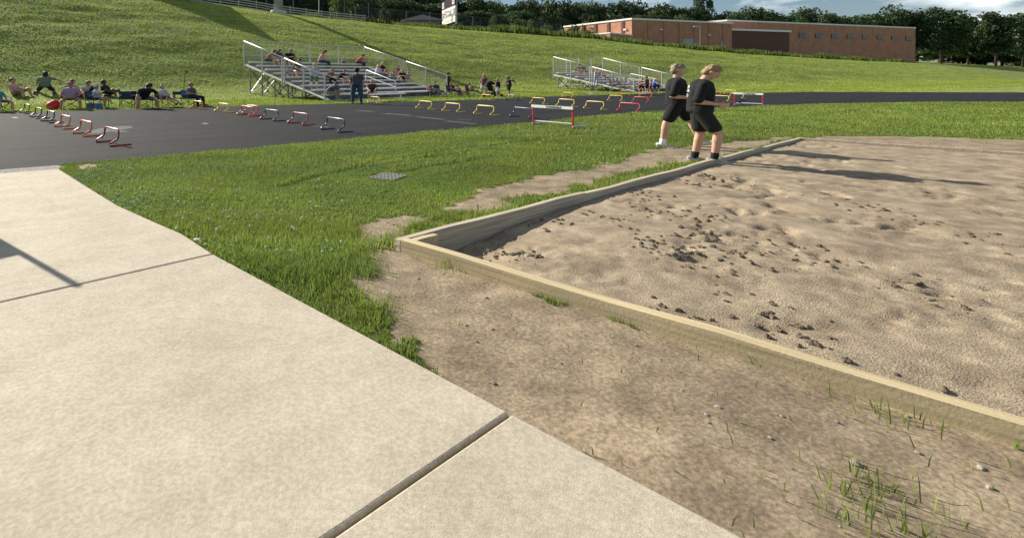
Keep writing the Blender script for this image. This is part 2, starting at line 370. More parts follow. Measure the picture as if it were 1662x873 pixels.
# damp clods turned up in the sand
mb = MB(); M_clod = mat('damp_sand_clods', (.145, .115, .08), .9, var=.4, scale=20, bump=1, bscale=60)
cl = [(1025, 315, .34), (1040, 312, .2), (1135, 378, .2), (990, 362, .14), (1150, 395, .42), (1122, 410, .42), (1080, 352, .16), (1195, 418, .3), (870, 360, .24), (905, 357, .16), (815, 402, .26), (795, 400, .14), (1045, 345, .2), (1115, 430, .24), (1160, 360, .3), (955, 348, .1), (870, 415, .18), (1300, 420, .4), (1420, 350, .4), (1250, 520, .35), (1500, 480, .4), (1380, 600, .3), (1100, 520, .2), (1580, 390, .4), (1190, 300, .3), (1150, 290, .24), (1120, 300, .2), (1060, 395, .25), (1060, 410, .15)]
for u, v, w in cl:
    cx, cy = gp(u, v)
    for k in range(int(17*w/.25)):
        x = cx+random.gauss(0, w*.42); y = cy+random.gauss(0, w*.8)
        a, b = pit_ab(x, y)
        if not (.1 < a < LA-.1 and -WB+.1 < b < -.12): continue
        r = random.uniform(.006, .022)
        z = float(sand_z(np.array(x), np.array(y), a, b))
        o0 = len(mb.v); mb.ell((x, y, z+r*.25), (r*random.uniform(1, 2.2), r*random.uniform(.8, 1.4), r*random.uniform(.35, .8)), Matrix.Rotation(random.random()*3, 3, 'Z'), 7, 5)
        for q in range(o0, len(mb.v)):
            p = mb.v[q]; mb.v[q] = (p[0]+random.uniform(-.2, .2)*r, p[1]+random.uniform(-.2, .2)*r, p[2]+random.uniform(-.2, .2)*r)
M_wood_s = None
mbp = MB()
for _ in range(1500):
    a = random.uniform(-8, 14); b = random.uniform(-9, 1.5); x = O[0]+A[0]*a+B[0]*b; y = O[1]+A[1]*a+B[1]*b
    if y < 1.2 or not dirt_mask(np.array([x]), np.array([y]))[0] or bool(pip(np.array([x]), np.array([y]), slab_all)[0]) or (0 < a < LA and -WB-.1 < b < .1): continue
    r = random.uniform(.004, .014)*(1 if random.random() < .96 else 1.4); mbp.ell((x, y, .006), (r*random.uniform(.8, 1.5), r, r*.6), Matrix.Rotation(random.random()*3, 3, 'Z'), 6, 4)
tag(obj('pebbles', mbp, mat('pebble', (.16, .13, .10), .9, scale=3, col2=(.36, .32, .27))), 'small stones scattered over the bare dirt', 'pebbles', kind='stuff')
tag(obj('sand_clods', mb, M_clod), 'dark damp clods of sand scattered over the pit', 'sand clods', kind='stuff')
# timber frame of the pit
M_wood = mat('weathered_timber', (.30, .26, .19), .85, scale=3, bump=.12, bscale=50, col2=(.58, .50, .37), stretch=(.35, 14, 14, -38), detail=10)
M_wood2 = mat('new_timber', (.38, .31, .18), .8, scale=3, bump=.1, bscale=50, col2=(.62, .51, .31), stretch=(.35, 14, 14, 45), detail=10)
pit = thing('sand_pit_frame', 'weathered timber board frame around the long jump sand pit', 'timber frame', (O[0], O[1], 0))
def board(a0, b0, a1, b1, ztop, w, m, zb=-.45, wav=.006):
    p = A*a0+B*b0; q = A*a1+B*b1; n = max(2, int(np.linalg.norm(q-p)/.6)); d = (q-p)/np.linalg.norm(q-p); s = np.array((-d[1], d[0]))*w/2
    V = []; Fc = []
    for i in range(n+1):
        c = p+(q-p)*i/n; zt = ztop+wav*math.sin(i*1.9+a0)+random.uniform(-.003, .003)
        V += [(*(c-s), zb), (*(c+s), zb), (*(c+s), zt), (*(c-s), zt)]
        if i: o0 = (i-1)*4; Fc += [(o0+k, o0+(k+1) % 4, o0+4+(k+1) % 4, o0+4+k) for k in range(4)]
    Fc += [(3, 2, 1, 0), (n*4, n*4+1, n*4+2, n*4+3)]
    return obj('board', MB().add(V, Fc), m, pit, bevel=.004)
W = .075
seams = [0, 3.1, 6.4, 9.5, LA]
for i in range(4): board(seams[i]+(.004 if i else -W*.5), W*.5, seams[i+1], W*.5, .106-.010*(i % 2), W, M_wood)
board(W*.0, -.004, W*.0, -WB, .112, .085, M_wood2)
board(.005, -WB-W/2, LA, -WB-W/2, .11, W, M_wood)
board(LA+W/2, W, LA+W/2, -WB-W, .10, W, M_wood)
bk = board(.06, -.05, .36, -.05, .10, .07, M_wood2)
# drain grate in the lawn
c = gp(630, 289.5); gr = thing('drain_grate', 'small pale metal drain grate sunk in the lawn', 'drain grate', (c[0], c[1], .02), R(-30), None, (.58, .75, 1))
mb = MB()
for i in range(7): mb.box((-.33+i*.11, 0, .0), (.03, .62, .03))
obj('bars', mb, cm('galvanised_metal', (.30, .29, .26), .7), gr)
mb = MB()
for j in range(5): mb.box((0, -.3+j*.15, .001), (.70, .035, .022))
obj('cross_bars', mb, cm('galvanised_metal', (.30, .29, .26), .7), gr)
obj('sump_shade', MB().box((0, .02, -.022), (.8, .72, .01)), cm('hole_shade', (.01, .01, .008)), gr)  # flat near-black plate, its colour standing in for the shade of the hollow

# ------------------------------------------------------------------ grass blades
def blades(name, x, y, z, h, w, cols, lean=.45, mat_=None, label='', cat='grass'):
    n = len(x); th = rng.uniform(0, 2*np.pi, n); ph = rng.uniform(0, 2*np.pi, n); l = rng.uniform(.1, 1, n)*lean*h
    dx, dy = np.cos(th)*w/2, np.sin(th)*w/2; lx, ly = np.cos(ph)*l, np.sin(ph)*l
    V = np.empty((n, 5, 3), np.float32)
    V[:, 0] = np.stack([x-dx, y-dy, z-.005], 1); V[:, 1] = np.stack([x+dx, y+dy, z-.005], 1)
    V[:, 2] = np.stack([x+dx*.8+lx*.35, y+dy*.8+ly*.35, z+h*.6], 1); V[:, 3] = np.stack([x-dx*.8+lx*.35, y-dy*.8+ly*.35, z+h*.6], 1)
    V[:, 4] = np.stack([x+lx, y+ly, z+h], 1)
    b = np.arange(n)*5
    f3 = np.concatenate([np.stack([b, b+1, b+2], 1), np.stack([b, b+2, b+3], 1), np.stack([b+3, b+2, b+4], 1)])
    me = fast_mesh(name, V.reshape(-1, 3), f3); set_col(me, 'tint', np.repeat(cols, 5, 0))
    o = obj(name, me, mat_); tag(o, label, cat, kind='stuff'); return o
M_blade = mat('grass_blade', (.190, .248, .050), .65, var=.15, scale=.8, trans=.42, attr='tint', spec=.25)
def scatter(n, x0, x1, y0, y1):
    return rng.uniform(x0, x1, n), rng.uniform(y0, y1, n)
def visible(x, y, m=.4):
    return (x > -.72*y-m) & (x < 1.25*y+m)
def tints(x, y, h0=0):
    n = len(x); p = fbm(x*.9, y*.9, 15)[:, None]; q = fbm(x*.25, y*1.0, 25)[:, None]; r = rng.uniform(.7, 1.25, (n, 1)); k = rng.random((n, 1))
    c = np.concatenate([.75+.55*p, .9+.3*p, .6+.8*k], 1)*r*(.72+.55*q)
    dry = rng.random(n) < .025; c[dry] = np.array((1.9, 1.45, 2.4))*rng.uniform(.6, 1, (dry.sum(), 1)); return c
def lawn_ok(x, y):
    a, b = pit_ab(x, y)
    ok = ~pip(x, y, GRAVEL) & ~pip(x, y, track_poly) & ~pip(x, y, slab_all) & ~((a > -.05) & (a < LA+.1) & (b < .09) & (b > -WB-.1))
    gx, gy = gp(630, 289.5); ok &= ~((np.abs(x-gx+.04) < .24) & (np.abs(y-gy-.03) < .22))
    return ok
bx = []; by = []; bh = []; bw = []
ridge = [(gp(585, 272), gp(800, 240)), (gp(640, 280), gp(800, 254)), (gp(440, 305), gp(620, 262)), (gp(600, 262), gp(940, 218))]
for dens, y0, y1, h, w in ((7500, 1.6, 5.8, .031, .0055), (3600, 5.8, 9, .032, .0075), (1400, 9, 14, .040, .012), (420, 14, 21, .048, .019), (190, 21, 31, .055, .03), (60, 31, 42, .06, .05)):
    x0, x1 = -.75*y1-.5, 1.25*y1+.5; n = int(dens*(x1-x0)*(y1-y0)); x, y = scatter(n, x0, x1, y0, y1)
    m = visible(x, y) & lawn_ok(x, y); x = x[m]; y = y[m]
    d = dirt_mask(x, y); m = ~d | (rng.random(len(x)) < .006); x = x[m]; y = y[m]
    ht = h*rng.uniform(.45, 1.35, len(x))*(.55+.9*fbm(x*1.3, y*1.3, 55))
    for (p_, q_) in ridge:
        ax_, ay_ = q_[0]-p_[0], q_[1]-p_[1]; L_ = math.hypot(ax_, ay_); tt = ((x-p_[0])*ax_+(y-p_[1])*ay_)/L_**2; dd = ((x-p_[0])*ay_-(y-p_[1])*ax_)/L_+(fbm(tt*9, tt*0+1, 4)-.5)*.25
        ht = ht*(1+1.3*np.exp(-(dd/.055)**2)*((tt > 0) & (tt < 1))); ht = ht*(1-.55*np.exp(-((dd-.15)/.07)**2)*((tt > 0) & (tt < 1)))
    near_dirt = dirt_mask(x+.12, y-.1) | dirt_mask(x-.1, y) ; ht = ht*np.where(near_dirt, 1.25, 1)
    bx.append(x); by.append(y); bh.append(ht); bw.append(np.full(len(x), w))
bx, by, bh, bw = map(np.concatenate, (bx, by, bh, bw))
# shaggier tufts: between slab and dirt, along slab edge
tx = []; ty = []; 
tufts = [(gp(random.uniform(330, 590), random.uniform(395, 460)), .5) for _ in range(60)]+[(tuple(e0+ed*random.uniform(4.2, 7.5)+np.array((random.uniform(.03, .35), .1))), .4) for _ in range(40)]
tufts += [(gp(random.uniform(560, 590), random.uniform(370, 460)), .4) for _ in range(20)]
tufts += [(gp(*p), .3) for p in ((735, 432), (728, 425), (742, 438), (640, 388), (632, 393), (652, 404), (672, 366), (690, 372), (700, 356), (720, 352), (610, 448))]
for _ in range(60):
    a = random.uniform(-6, 9); b = random.uniform(-8, .5); tufts.append(((O[0]+A[0]*a+B[0]*b, O[1]+A[1]*a+B[1]*b), .3))
for (cx, cy), sg in tufts:
    k = 60; tx.append(rng.normal(cx, .09, k)); ty.append(rng.normal(cy, .09, k))
tx = np.concatenate(tx); ty = np.concatenate(ty); m = lawn_ok(tx, ty); tx = tx[m]; ty = ty[m]
bx = np.r_[bx, tx]; by = np.r_[by, ty]; bh = np.r_[bh, rng.uniform(.035, .10, len(tx))]; bw = np.r_[bw, np.full(len(tx), .0055)]
blades('grass_blades', bx, by, np.full(len(bx), .004), bh, bw, tints(bx, by), .8, M_blade, 'short mown grass covering the foreground lawn')
# weeds along the pit board
wx = []; wy = []
for a0, a1, n in ((.3, 1.5, 1300), (1.5, 3.2, 2600), (3.6, 5.2, 2200), (5.2, 7.4, 900), (-.35, .3, 250)):
    a = rng.uniform(a0, a1, n); b = np.abs(rng.normal(0, .13, n))+.09
    k = fbm(a*4, b*4, 13) > .42; a = a[k]; b = b[k]; wx.append(O[0]+A[0]*a+B[0]*b); wy.append(O[1]+A[1]*a+B[1]*b)
wx = np.concatenate(wx); wy = np.concatenate(wy)
blades('weeds', wx, wy, np.full(len(wx), .004), rng.uniform(.02, .085, len(wx)), rng.uniform(.008, .022, len(wx)), tints(wx, wy)*1.1, .9, M_blade, 'low broad weeds growing along the outside of the pit board', 'weeds')
# clover leaves and flowers in the front lawn
x, y = scatter(30000, -4.6, 3, 4.2, 9.5); m = lawn_ok(x, y) & ~dirt_mask(x, y) & (fbm(x*1.1, y*1.1, 44) > .5); x = x[m]; y = y[m]; n = len(x)
r = rng.uniform(.008, .016, n); z = rng.uniform(.02, .045, n); th = rng.uniform(0, 6.28, n); V = np.empty((n, 4, 3))
for k in range(4): V[:, k] = np.stack([x+r*np.cos(th+k*1.57), y+r*np.sin(th+k*1.57), z+rng.uniform(-.006, .006, n)], 1)
me = fast_mesh('clover_leaves', V.reshape(-1, 3), (np.arange(n)*4)[:, None]+np.arange(4)[None]); set_col(me, 'tint', np.repeat(tints(x, y)*np.array((.75, 1., 1.3)), 4, 0))
tag(obj('clover_leaves', me, M_blade), 'round clover leaves among the lawn grass', 'clover', kind='stuff')
mb = MB()
fl = [(325, 400), (329, 333), (313, 328), (345, 340), (300, 352), (290, 335), (375, 345), (417, 356), (418, 361), (340, 363), (323, 375), (352, 382), (478, 380), (473, 417), (297, 364), (382, 357), (395, 388), (215, 300), (240, 312)]
for i in range(70): fl.append((random.uniform(180, 560), random.uniform(285, 420)))
for i in range(80): fl.append((random.uniform(560, 1250), random.uniform(190, 262)))
for u, v in fl:
    x, y = gp(u, v)
    if not bool(lawn_ok(np.array([x]), np.array([y]))[0]) or bool(dirt_mask(np.array([x]), np.array([y]))[0]): continue
    mb.ell((x, y, random.uniform(.04, .065)), [random.uniform(.009, .015)]*3, None, 7, 5)
tag(obj('clover_flowers', mb, cm('clover_white', (.62, .62, .52)), smooth=True), 'white clover flower heads dotted over the lawn', 'clover flowers', kind='stuff')
tag(obj('white_stone', MB().ell((*gp(319, 396.5), .045), (.03, .02, .012), None, 9, 6), cm('white_scrap', (.7, .7, .68))), 'small white stone on the edge of the concrete runway', 'stone')
# grass on the strip beyond the track and up the hill
n = 640000; sgr = rng.uniform(-26, 230, n); ngr = rng.uniform(18, 68, n); x, y = xy(sgr, ngr)
m = (y > 15) & (x > -.75*y-1) & (x < 1.25*y+1) & ~pip(x, y, track_poly); m &= rng.random(n) < np.clip(55/np.hypot(x, y), .1, 1); x = x[m]; y = y[m]
hh = rng.uniform(.035, .075, len(x))
cols = tints(x, y); s2, n2 = sn(x, y); band = fbm(s2*.05, n2*.6, 66)[:, None]; cols = cols*(1.02+.66*band)*np.array((1.1, 1., .95))
blades('hill_grass', x, y, terrain(x, y), hh, np.clip(np.hypot(x, y)*.0016, .03, .14), cols, .6, M_blade, 'mown grass covering the long hillside behind the track')
# tall weeds along the crest on the right
n = 26000; ss = rng.uniform(64, 250, n); nn = rng.normal(68.5, 1.3, n); x, y = xy(ss, nn); cl_ = .35+.9*np.clip(fbm(ss*.12, nn*.3, 12)*1.6-.35, 0, 1)
hh = rng.uniform(.5, 1.7, n)*cl_
blades('crest_weeds', x, y, terrain(x, y), hh, rng.uniform(.12, .3, n), tints(x, y)*np.array((.55, .6, .6)), .5, M_blade, 'tall rough weeds along the crest of the hill below the school', 'weeds')
n = 14000; ss = rng.uniform(30, 78, n); nn = rng.normal(71, 1.5, n); x, y = xy(ss, nn)
blades('fence_weeds', x, y, terrain(x, y), rng.uniform(.3, 1.2, n)*(.2+1.2*fbm(ss*.3, nn*.3, 2)), rng.uniform(.1, .25, n), tints(x, y)*np.array((.7, .7, .7)), .5, M_blade, 'rough grass and weeds under the hilltop chain link fence', 'weeds')

# ------------------------------------------------------------------ trees and shrubs
M_leaf = mat('leaves', (.046, .080, .032), .6, var=.25, scale=.25, trans=.28, attr='tint', spec=.2)
M_leafb = mat('shrub_leaves', (.085, .125, .030), .6, var=.25, scale=.5, trans=.3, attr='tint', spec=.2)
M_bark = mat('bark', (.07, .055, .04), .9, var=.3, scale=4, bump=1, bscale=12)
def crown_mesh(h, w, nb, nl, leaf, seed, base=.3, gap=0.):
    r_ = np.random.default_rng(seed); V = []; Tn = []
    for k in range(nb):
        t = r_.random(); zc = h*(base+(1-base)*(.12+.78*t)); rad = w*.5*math.sqrt(max(.05, 1-((t-.35)/.75)**2))
        a = r_.uniform(0, 6.28); d = rad*r_.uniform(.2, .85)
        c = np.array((math.cos(a)*d, math.sin(a)*d, zc)); br = w*r_.uniform(.13, .27)
        m = nl//nb; q = r_.normal(size=(m, 3)); q /= np.linalg.norm(q, axis=1)[:, None]
        q = q*(r_.uniform(.55, 1.12, (m, 1)))*br*np.array((1, 1, .8)); p = c+q
        nx = r_.normal(size=(m, 3)); nx /= np.linalg.norm(nx, axis=1)[:, None]; ny = np.cross(nx, r_.normal(size=(m, 3))); ny /= np.linalg.norm(ny, axis=1)[:, None]
        s = leaf*r_.uniform(.6, 1.3, (m, 1)); V.append(np.stack([p-nx*s, p-ny*s*.6, p+nx*s, p+ny*s*.6], 1))
        Tn.append(np.ones((m, 3))*r_.uniform(.6, 1.45)*r_.uniform(.75, 1.25, (m, 1))*np.array((r_.uniform(.85, 1.25), 1, 1)))
    V = np.concatenate(V).reshape(-1, 3); Tn = np.concatenate(Tn)
    me = fast_mesh('crown', V, np.arange(len(V)).reshape(-1, 4)); set_col(me, 'tint', np.repeat(Tn, 4, 0)); return me
def trunk_mb(h, r, seed):
    rr = random.Random(seed); mb = MB(); mb.tube([(0, 0, -.5), (rr.uniform(-.2, .2), .1, h*.3), (rr.uniform(-.4, .4), 0, h*.75)], r, 8, r*.35)
    for k in range(7):
        a = rr.uniform(0, 6.28); z = h*rr.uniform(.25, .6); l = h*rr.uniform(.18, .33)
        mb.tube([(0, 0, z), (math.cos(a)*l*.5, math.sin(a)*l*.5, z+l*.3), (math.cos(a)*l, math.sin(a)*l, z+l*.75)], r*.4, 6, r*.1)
    return mb
variants = []
for k in range(6):
    h = (15, 17, 14, 18, 16, 13)[k]; w = (11, 12, 12, 10, 13, 10)[k]
    variants.append((crown_mesh(h, w, 26, 5200, .42, 100+k, .16), trunk_mb(h, .35, k).mesh('trunk')))
ORD = ['first', 'second', 'third', 'fourth', 'fifth', 'sixth', 'seventh', 'eighth', 'ninth', 'tenth', 'eleventh', 'twelfth', 'thirteenth', 'fourteenth', 'fifteenth', 'sixteenth', 'seventeenth', 'eighteenth', 'nineteenth', 'twentieth', 'twenty first', 'twenty second', 'twenty third', 'twenty fourth', 'twenty fifth', 'twenty sixth', 'twenty seventh']
def place_tree(x, y, z, k, sc, rz, label, group='trees in the wood behind the hill', cm_=None, m=M_leaf, name='tree', cat='tree'):
    t = thing(name, label, cat, (x, y, z), rz, group, (sc[0], sc[0], sc[1]))
    obj('crown', cm_ or variants[k][0], m, t); obj('trunk', variants[k][1], M_bark, t); return t
# skyline: (u, v of crown top) in the photo
sk = [(330, -70), (365, -66), (400, -60), (440, -55), (480, -45), (520, -38), (560, -30), (598, -26), (636, -18), (670, -12), (704, -8), (742, -1), (770, 0), (790, 5), (812, 8), (836, 6), (860, 5), (888, 4), (912, 9), (938, 8), (962, 5), (988, 8), (1014, 8), (1042, 10), (1066, 14), (1090, 13), (1112, 16)]
side_words = {0: 'left end', 1: 'centre', 2: 'right end'}
tidx = 0
tree_desc = ['broad dark crown', 'taller rounded crown', 'wide spreading crown', 'narrow tall crown', 'full lumpy crown', 'low bushy crown']
for i, (u, vt) in enumerate(sk):
    Y = random.uniform(150, 172) if u < 850 else random.uniform(226, 240); X = (u-CX)/F*Y; ztop = CAM_H+(HZ-vt)/F*Y; k = i % 6; zg = tz(X, Y); h0 = (15, 17, 14, 18, 16, 13)[k]*.97
    sc = (ztop-zg)/h0
    place_tree(X, Y, zg, k, (min(sc, 1.25)*random.uniform(.95, 1.15)*(1.0 if u > 700 else 1.2), sc), random.random()*6, 'dark leafy tree, %s from the left in the skyline row of the hilltop wood' % ORD[i])
for i in range(24):
    u = 345+i*36+random.uniform(-8, 8)
    Y = random.uniform(128, 140) if u < 850 else random.uniform(218, 224); X = (u-CX)/F*Y; k = (i*5+2) % 6; zg = tz(X, Y); h0 = (15, 17, 14, 18, 16, 13)[k]
    vt = np.interp(u, [330, 600, 700, 800, 900, 1100, 1200], [-40, -5, 10, 20, 25, 20, 20])+random.uniform(-4, 8); ztop = CAM_H+(HZ-vt)/F*Y
    if ztop-zg < 3: continue
    place_tree(X, Y, zg, k, (.95, (ztop-zg)/h0), random.random()*6, 'lower leafy tree, %s from the left along the near side of the hilltop wood' % ORD[i])
for j, (u, vt, Y, k, w) in enumerate([(1128, 7, 222, 3, .8), (1142, 9, 224, 5, .8), (1108, 26, 218, 1, .9), (1150, 24, 218, 2, .8), (1187, 22, 215, 4, .75)]):
    X = (u-CX)/F*Y; zg = tz(X, Y); ztop = CAM_H+(HZ-vt)/F*Y
    if j < 2: cmx = crown_mesh(16, 11, 11, 2600, .45, 300+j, .45)
    else: cmx = None
    place_tree(X, Y, zg, k, (w, (ztop-zg)/((15, 17, 14, 18, 16, 13)[k])), j, ['open branched tree behind the school roof with sky showing through its crown', 'second open crowned tree close behind the school roof', 'rounded tree behind the school roof left of the open crowned trees', 'low rounded tree behind the roof right of the open crowned trees', 'small rounded tree rising behind the far school wing'][j], 'trees behind the school roof', cmx)
for j, (u, vt) in enumerate([(1225, 16), (1268, 24), (1310, 12), (1352, 20), (1396, 26), (1440, 15), (1484, 22), (1528, 14), (1572, 24), (1616, 17), (1660, 22)]):
    Y = random.uniform(225, 245); X = (u-CX)/F*Y; zg = tz(X, Y); k = j % 6; ztop = CAM_H+(HZ-vt)/F*Y
    place_tree(X, Y, zg, k, (1.5, (ztop-zg)/(15, 17, 14, 18, 16, 13)[k]), j, 'round leafy tree, %s from the left in the row right of the school' % ORD[j], 'trees beyond the school')
for j in range(9):
    u = 1490+j*34+random.uniform(-8, 8); Y = random.uniform(262, 280); X = (u-CX)/F*Y; zg = tz(X, Y)-2; k = (j*2+1) % 6
    place_tree(X, Y, zg, k, (2.0, .95), j*1.3, 'low broad tree, %s from the left in the farthest row at the right edge' % ORD[j], 'trees beyond the school')
shrub_m = [crown_mesh(2.4, 3.2, 12, 1500, .13, 500+k, .0) for k in range(3)]; stem_m = trunk_mb(1.6, .05, 3).mesh('stem')
shr = [(548, 26, 84, 1.5, 'big bright green bush behind the dark fence posts', 1.3), (838, 44, 96, 1.2, 'bright green bush behind the hilltop fence near the middle', .9), (808, 41, 96, .8, 'reddish green small bush at the fence', .8), (801, 40, 98, .6, 'slim young tree beside the fence', 2.2), (745, 47, 88, .6, 'little pale shrub right of the scoreboard', 1.), (770, 47, 92, .5, 'small shrub behind the fence posts', 1.), (862, 45, 105, .9, 'dark red leaved bush behind the fence', 1.5), (885, 50, 108, .9, 'mid green bush below the wood left of the school', 1.1),
       (935, 55, 125, 1.6, 'loose bush in front of the left end of the lit school wall', 1.0), (957, 50, 126, 1.2, 'dark bush in front of the lit school wall', 1.25), (1177, 83, 128, .8, 'small dark bush at the crest below the school corner', .8), (625, 24, 80, .6, 'thin sapling with pale leaves behind the fence posts', 1.6)]
for j, (u, v, Y, sc, lb, zs) in enumerate(shr):
    X = (u-CX)/F*Y; t = thing('shrub', lb, 'shrub', (X, Y, tz(X, Y)-.1), j, None, (sc, sc, sc*zs)); obj('foliage', shrub_m[j % 3], M_leafb if j % 4 != 2 else M_leaf, t); obj('stem', stem_m, M_bark, t)

# ------------------------------------------------------------------ school
M_brick = mat('brick', (.38, .185, .115), .9, scale=.5, bump=.3, bscale=30, col2=(.50, .26, .165), detail=8)
nt = M_brick.node_tree; bt = nt.nodes.new('ShaderNodeTexBrick'); bt.inputs['Scale'].default_value = 1.6; bt.inputs['Color1'].default_value = (1, 1, 1, 1); bt.inputs['Color2'].default_value = (.78, .76, .76, 1); bt.inputs['Mortar'].default_value = (.8, .85, .9, 1); bt.inputs['Mortar Size'].default_value = .012
tcb = nt.nodes.new('ShaderNodeTexCoord'); sp = nt.nodes.new('ShaderNodeSeparateXYZ'); ad = nt.nodes.new('ShaderNodeMath'); cb = nt.nodes.new('ShaderNodeCombineXYZ')
nt.links.new(tcb.outputs['Object'], sp.inputs[0]); nt.links.new(sp.outputs[0], ad.inputs[0]); nt.links.new(sp.outputs[1], ad.inputs[1]); nt.links.new(ad.outputs[0], cb.inputs[0]); nt.links.new(sp.outputs[2], cb.inputs[1]); nt.links.new(cb.outputs[0], bt.inputs['Vector'])
b_ = nt.nodes['Principled BSDF']; l0 = b_.inputs['Base Color'].links[0].from_socket; m0 = nt.nodes.new('ShaderNodeMixRGB'); m0.blend_type = 'MULTIPLY'; m0.inputs[0].default_value = 1
nt.links.new(l0, m0.inputs[1]); nt.links.new(bt.outputs[0], m0.inputs[2]); nt.links.new(m0.outputs[0], b_.inputs['Base Color'])
M_cope = cm('white_coping', (.72, .70, .66), .5); M_door = cm('grey_door', (.32, .33, .33), .5); M_roof = cm('flat_roof', (.2, .2, .2))
def P(u, v, Y): return ((u-CX)/F*Y, Y, CAM_H+(HZ-v)/F*Y)
def block(name, q, z0, z1, parent, m):     # q: plan quad
    n = len(q); V = [(x, y, z0) for x, y in q]+[(x, y, z1) for x, y in q]
    return obj(name, MB().add(V, [tuple(range(n))[::-1], tuple(n+i for i in range(n))]+[(i, (i+1) % n, (i+1) % n+n, i+n) for i in range(n)]), m, parent)
c0 = Vector(P(1025.5, 29.8, 150)); l1 = Vector(P(916, 43, 175)); r1 = Vector(P(1188, 37, 163)); ZT = c0.z
back = Vector((l1.x+(r1.x-c0.x), l1.y+(r1.y-c0.y), 0))
sch = thing('school_building', 'long flat roofed brick school hall with one sunlit wall and one shaded wall', 'building', (c0.x, c0.y, 0))
def loc2(p): return (p[0]-c0.x, p[1]-c0.y)
block('wall', [(0, 0), loc2(r1), loc2(back), loc2(l1)], 4, ZT-.45, sch, M_brick)
def inset_quad(k):
    q = [Vector((0, 0)), Vector(loc2(r1)), Vector(loc2(back)), Vector(loc2(l1))]; c = sum(q, Vector((0, 0)))/4
    return [tuple(c+(p-c)*(1+k/(p-c).length)) for p in q]
block('coping', inset_quad(.35), ZT-.447, ZT, sch, M_cope)
dl = (Vector(loc2(l1))).normalized(); dr = Vector(loc2(r1)).normalized(); nl = Vector((-dl.y, dl.x)) ; nl = nl if nl.x < 0 else -nl; nr = Vector((dr.y, -dr.x)); LL = Vector(loc2(l1)).length; LR = Vector(loc2(r1)).length
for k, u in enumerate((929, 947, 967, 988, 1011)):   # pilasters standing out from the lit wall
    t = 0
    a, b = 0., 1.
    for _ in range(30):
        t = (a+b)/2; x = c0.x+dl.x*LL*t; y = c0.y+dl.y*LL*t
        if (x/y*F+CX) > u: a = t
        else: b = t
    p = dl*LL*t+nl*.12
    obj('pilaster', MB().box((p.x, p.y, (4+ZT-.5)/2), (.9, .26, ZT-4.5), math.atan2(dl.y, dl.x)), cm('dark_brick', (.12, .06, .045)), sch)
for k in range(6):
    p = dr*LR*(.16+.15*k)+nr*.10
    obj('pilaster', MB().box((p.x, p.y, (4+ZT-.5)/2), (1.0, .22, ZT-4.5), math.atan2(dr.y, dr.x)), M_brick, sch)
for fr, w, h, zc in ((.54, 1.9*2.2, 2.6, 10.6), (.9, 1.8, 2.2, 10.5)):
    p = dr*LR*fr+nr*.05; obj('door', MB().box((p.x, p.y, zc), (w, .12, h), math.atan2(dr.y, dr.x)), M_door, sch)
for fr, zc in ((.27, 14.3), (.75, 13.2)):
    p = dr*LR*fr+nr*.2; obj('wall_lamp', MB().box((p.x, p.y, zc), (.9, .5, .3), math.atan2(dr.y, dr.x)), M_cope, sch)
for fr in (.08, .62):
    p = dl*LL*fr+nl*.2; obj('wall_lamp', MB().box((p.x, p.y, 14.2), (.8, .5, .4), math.atan2(dl.y, dl.x)), M_cope, sch)
# low annex in front of the lit wall
an = thing('school_annex', 'low brick annex with pale coping before the sunlit school wall', 'building', (c0.x, c0.y, 0))
p0 = Vector((P(990, 53, 141)[0]-c0.x, 141-c0.y)); za = P(990, 53, 141)[2]
q = [tuple(p0), tuple(p0+dr*7.2), tuple(p0+dr*7.2+dl*9), tuple(p0+dl*11)]
q = [tuple(p0), (-.1, -.35), tuple(Vector((-.1, -.35))+dl*8), tuple(p0+dl*13)]
block('wall', q, 4, za-.3, an, M_brick)
cq = sum((Vector(p) for p in q), Vector((0, 0)))/4
block('coping', [tuple(cq+(Vector(p)-cq)*1.03) for p in q], za-.297, za, an, M_cope)
# far wing to the right
c2 = Vector(P(1181, 32.5, 185)); wz = c2.z
fw = thing('school_wing', 'farther brick school wing with white coping behind the main hall', 'building', (c2.x, c2.y, 0))
q = [(0, 0), (95, 30), (85, 62), (-14, 26)]
block('wall', q, 4, wz-.5, fw, M_brick); cq = Vector((42, 30))
block('coping', [tuple(cq+(Vector(p)-cq)*1.006) for p in q], wz-.497, wz, fw, M_cope)
for k in range(8):
    p = Vector((95, 30))*(.36+.085*k); obj('window', MB().box((p.x+.05, p.y-.1, wz-4.5), (3.4, .3, 1.6), math.atan2(30, 95)), cm('dark_glass', (.02, .025, .03), .15), fw)
c3 = P(1184, 47, 170); cn = thing('entrance_canopy', 'low dark entrance block with pale curved canopy edge at the right of the hall', 'building', (c3[0]+.6, c3[1], 0))
block('wall', [(0, 0), (24, 7.3), (22, 15), (-2, 8)], 4, c3[2]-.6, cn, cm('dark_brick', (.12, .06, .045)))
block('canopy_edge', [(-.4, -.5), (24.5, 7), (22.3, 15.4), (-2.3, 8.4)], c3[2]-.597, c3[2], cn, M_cope)

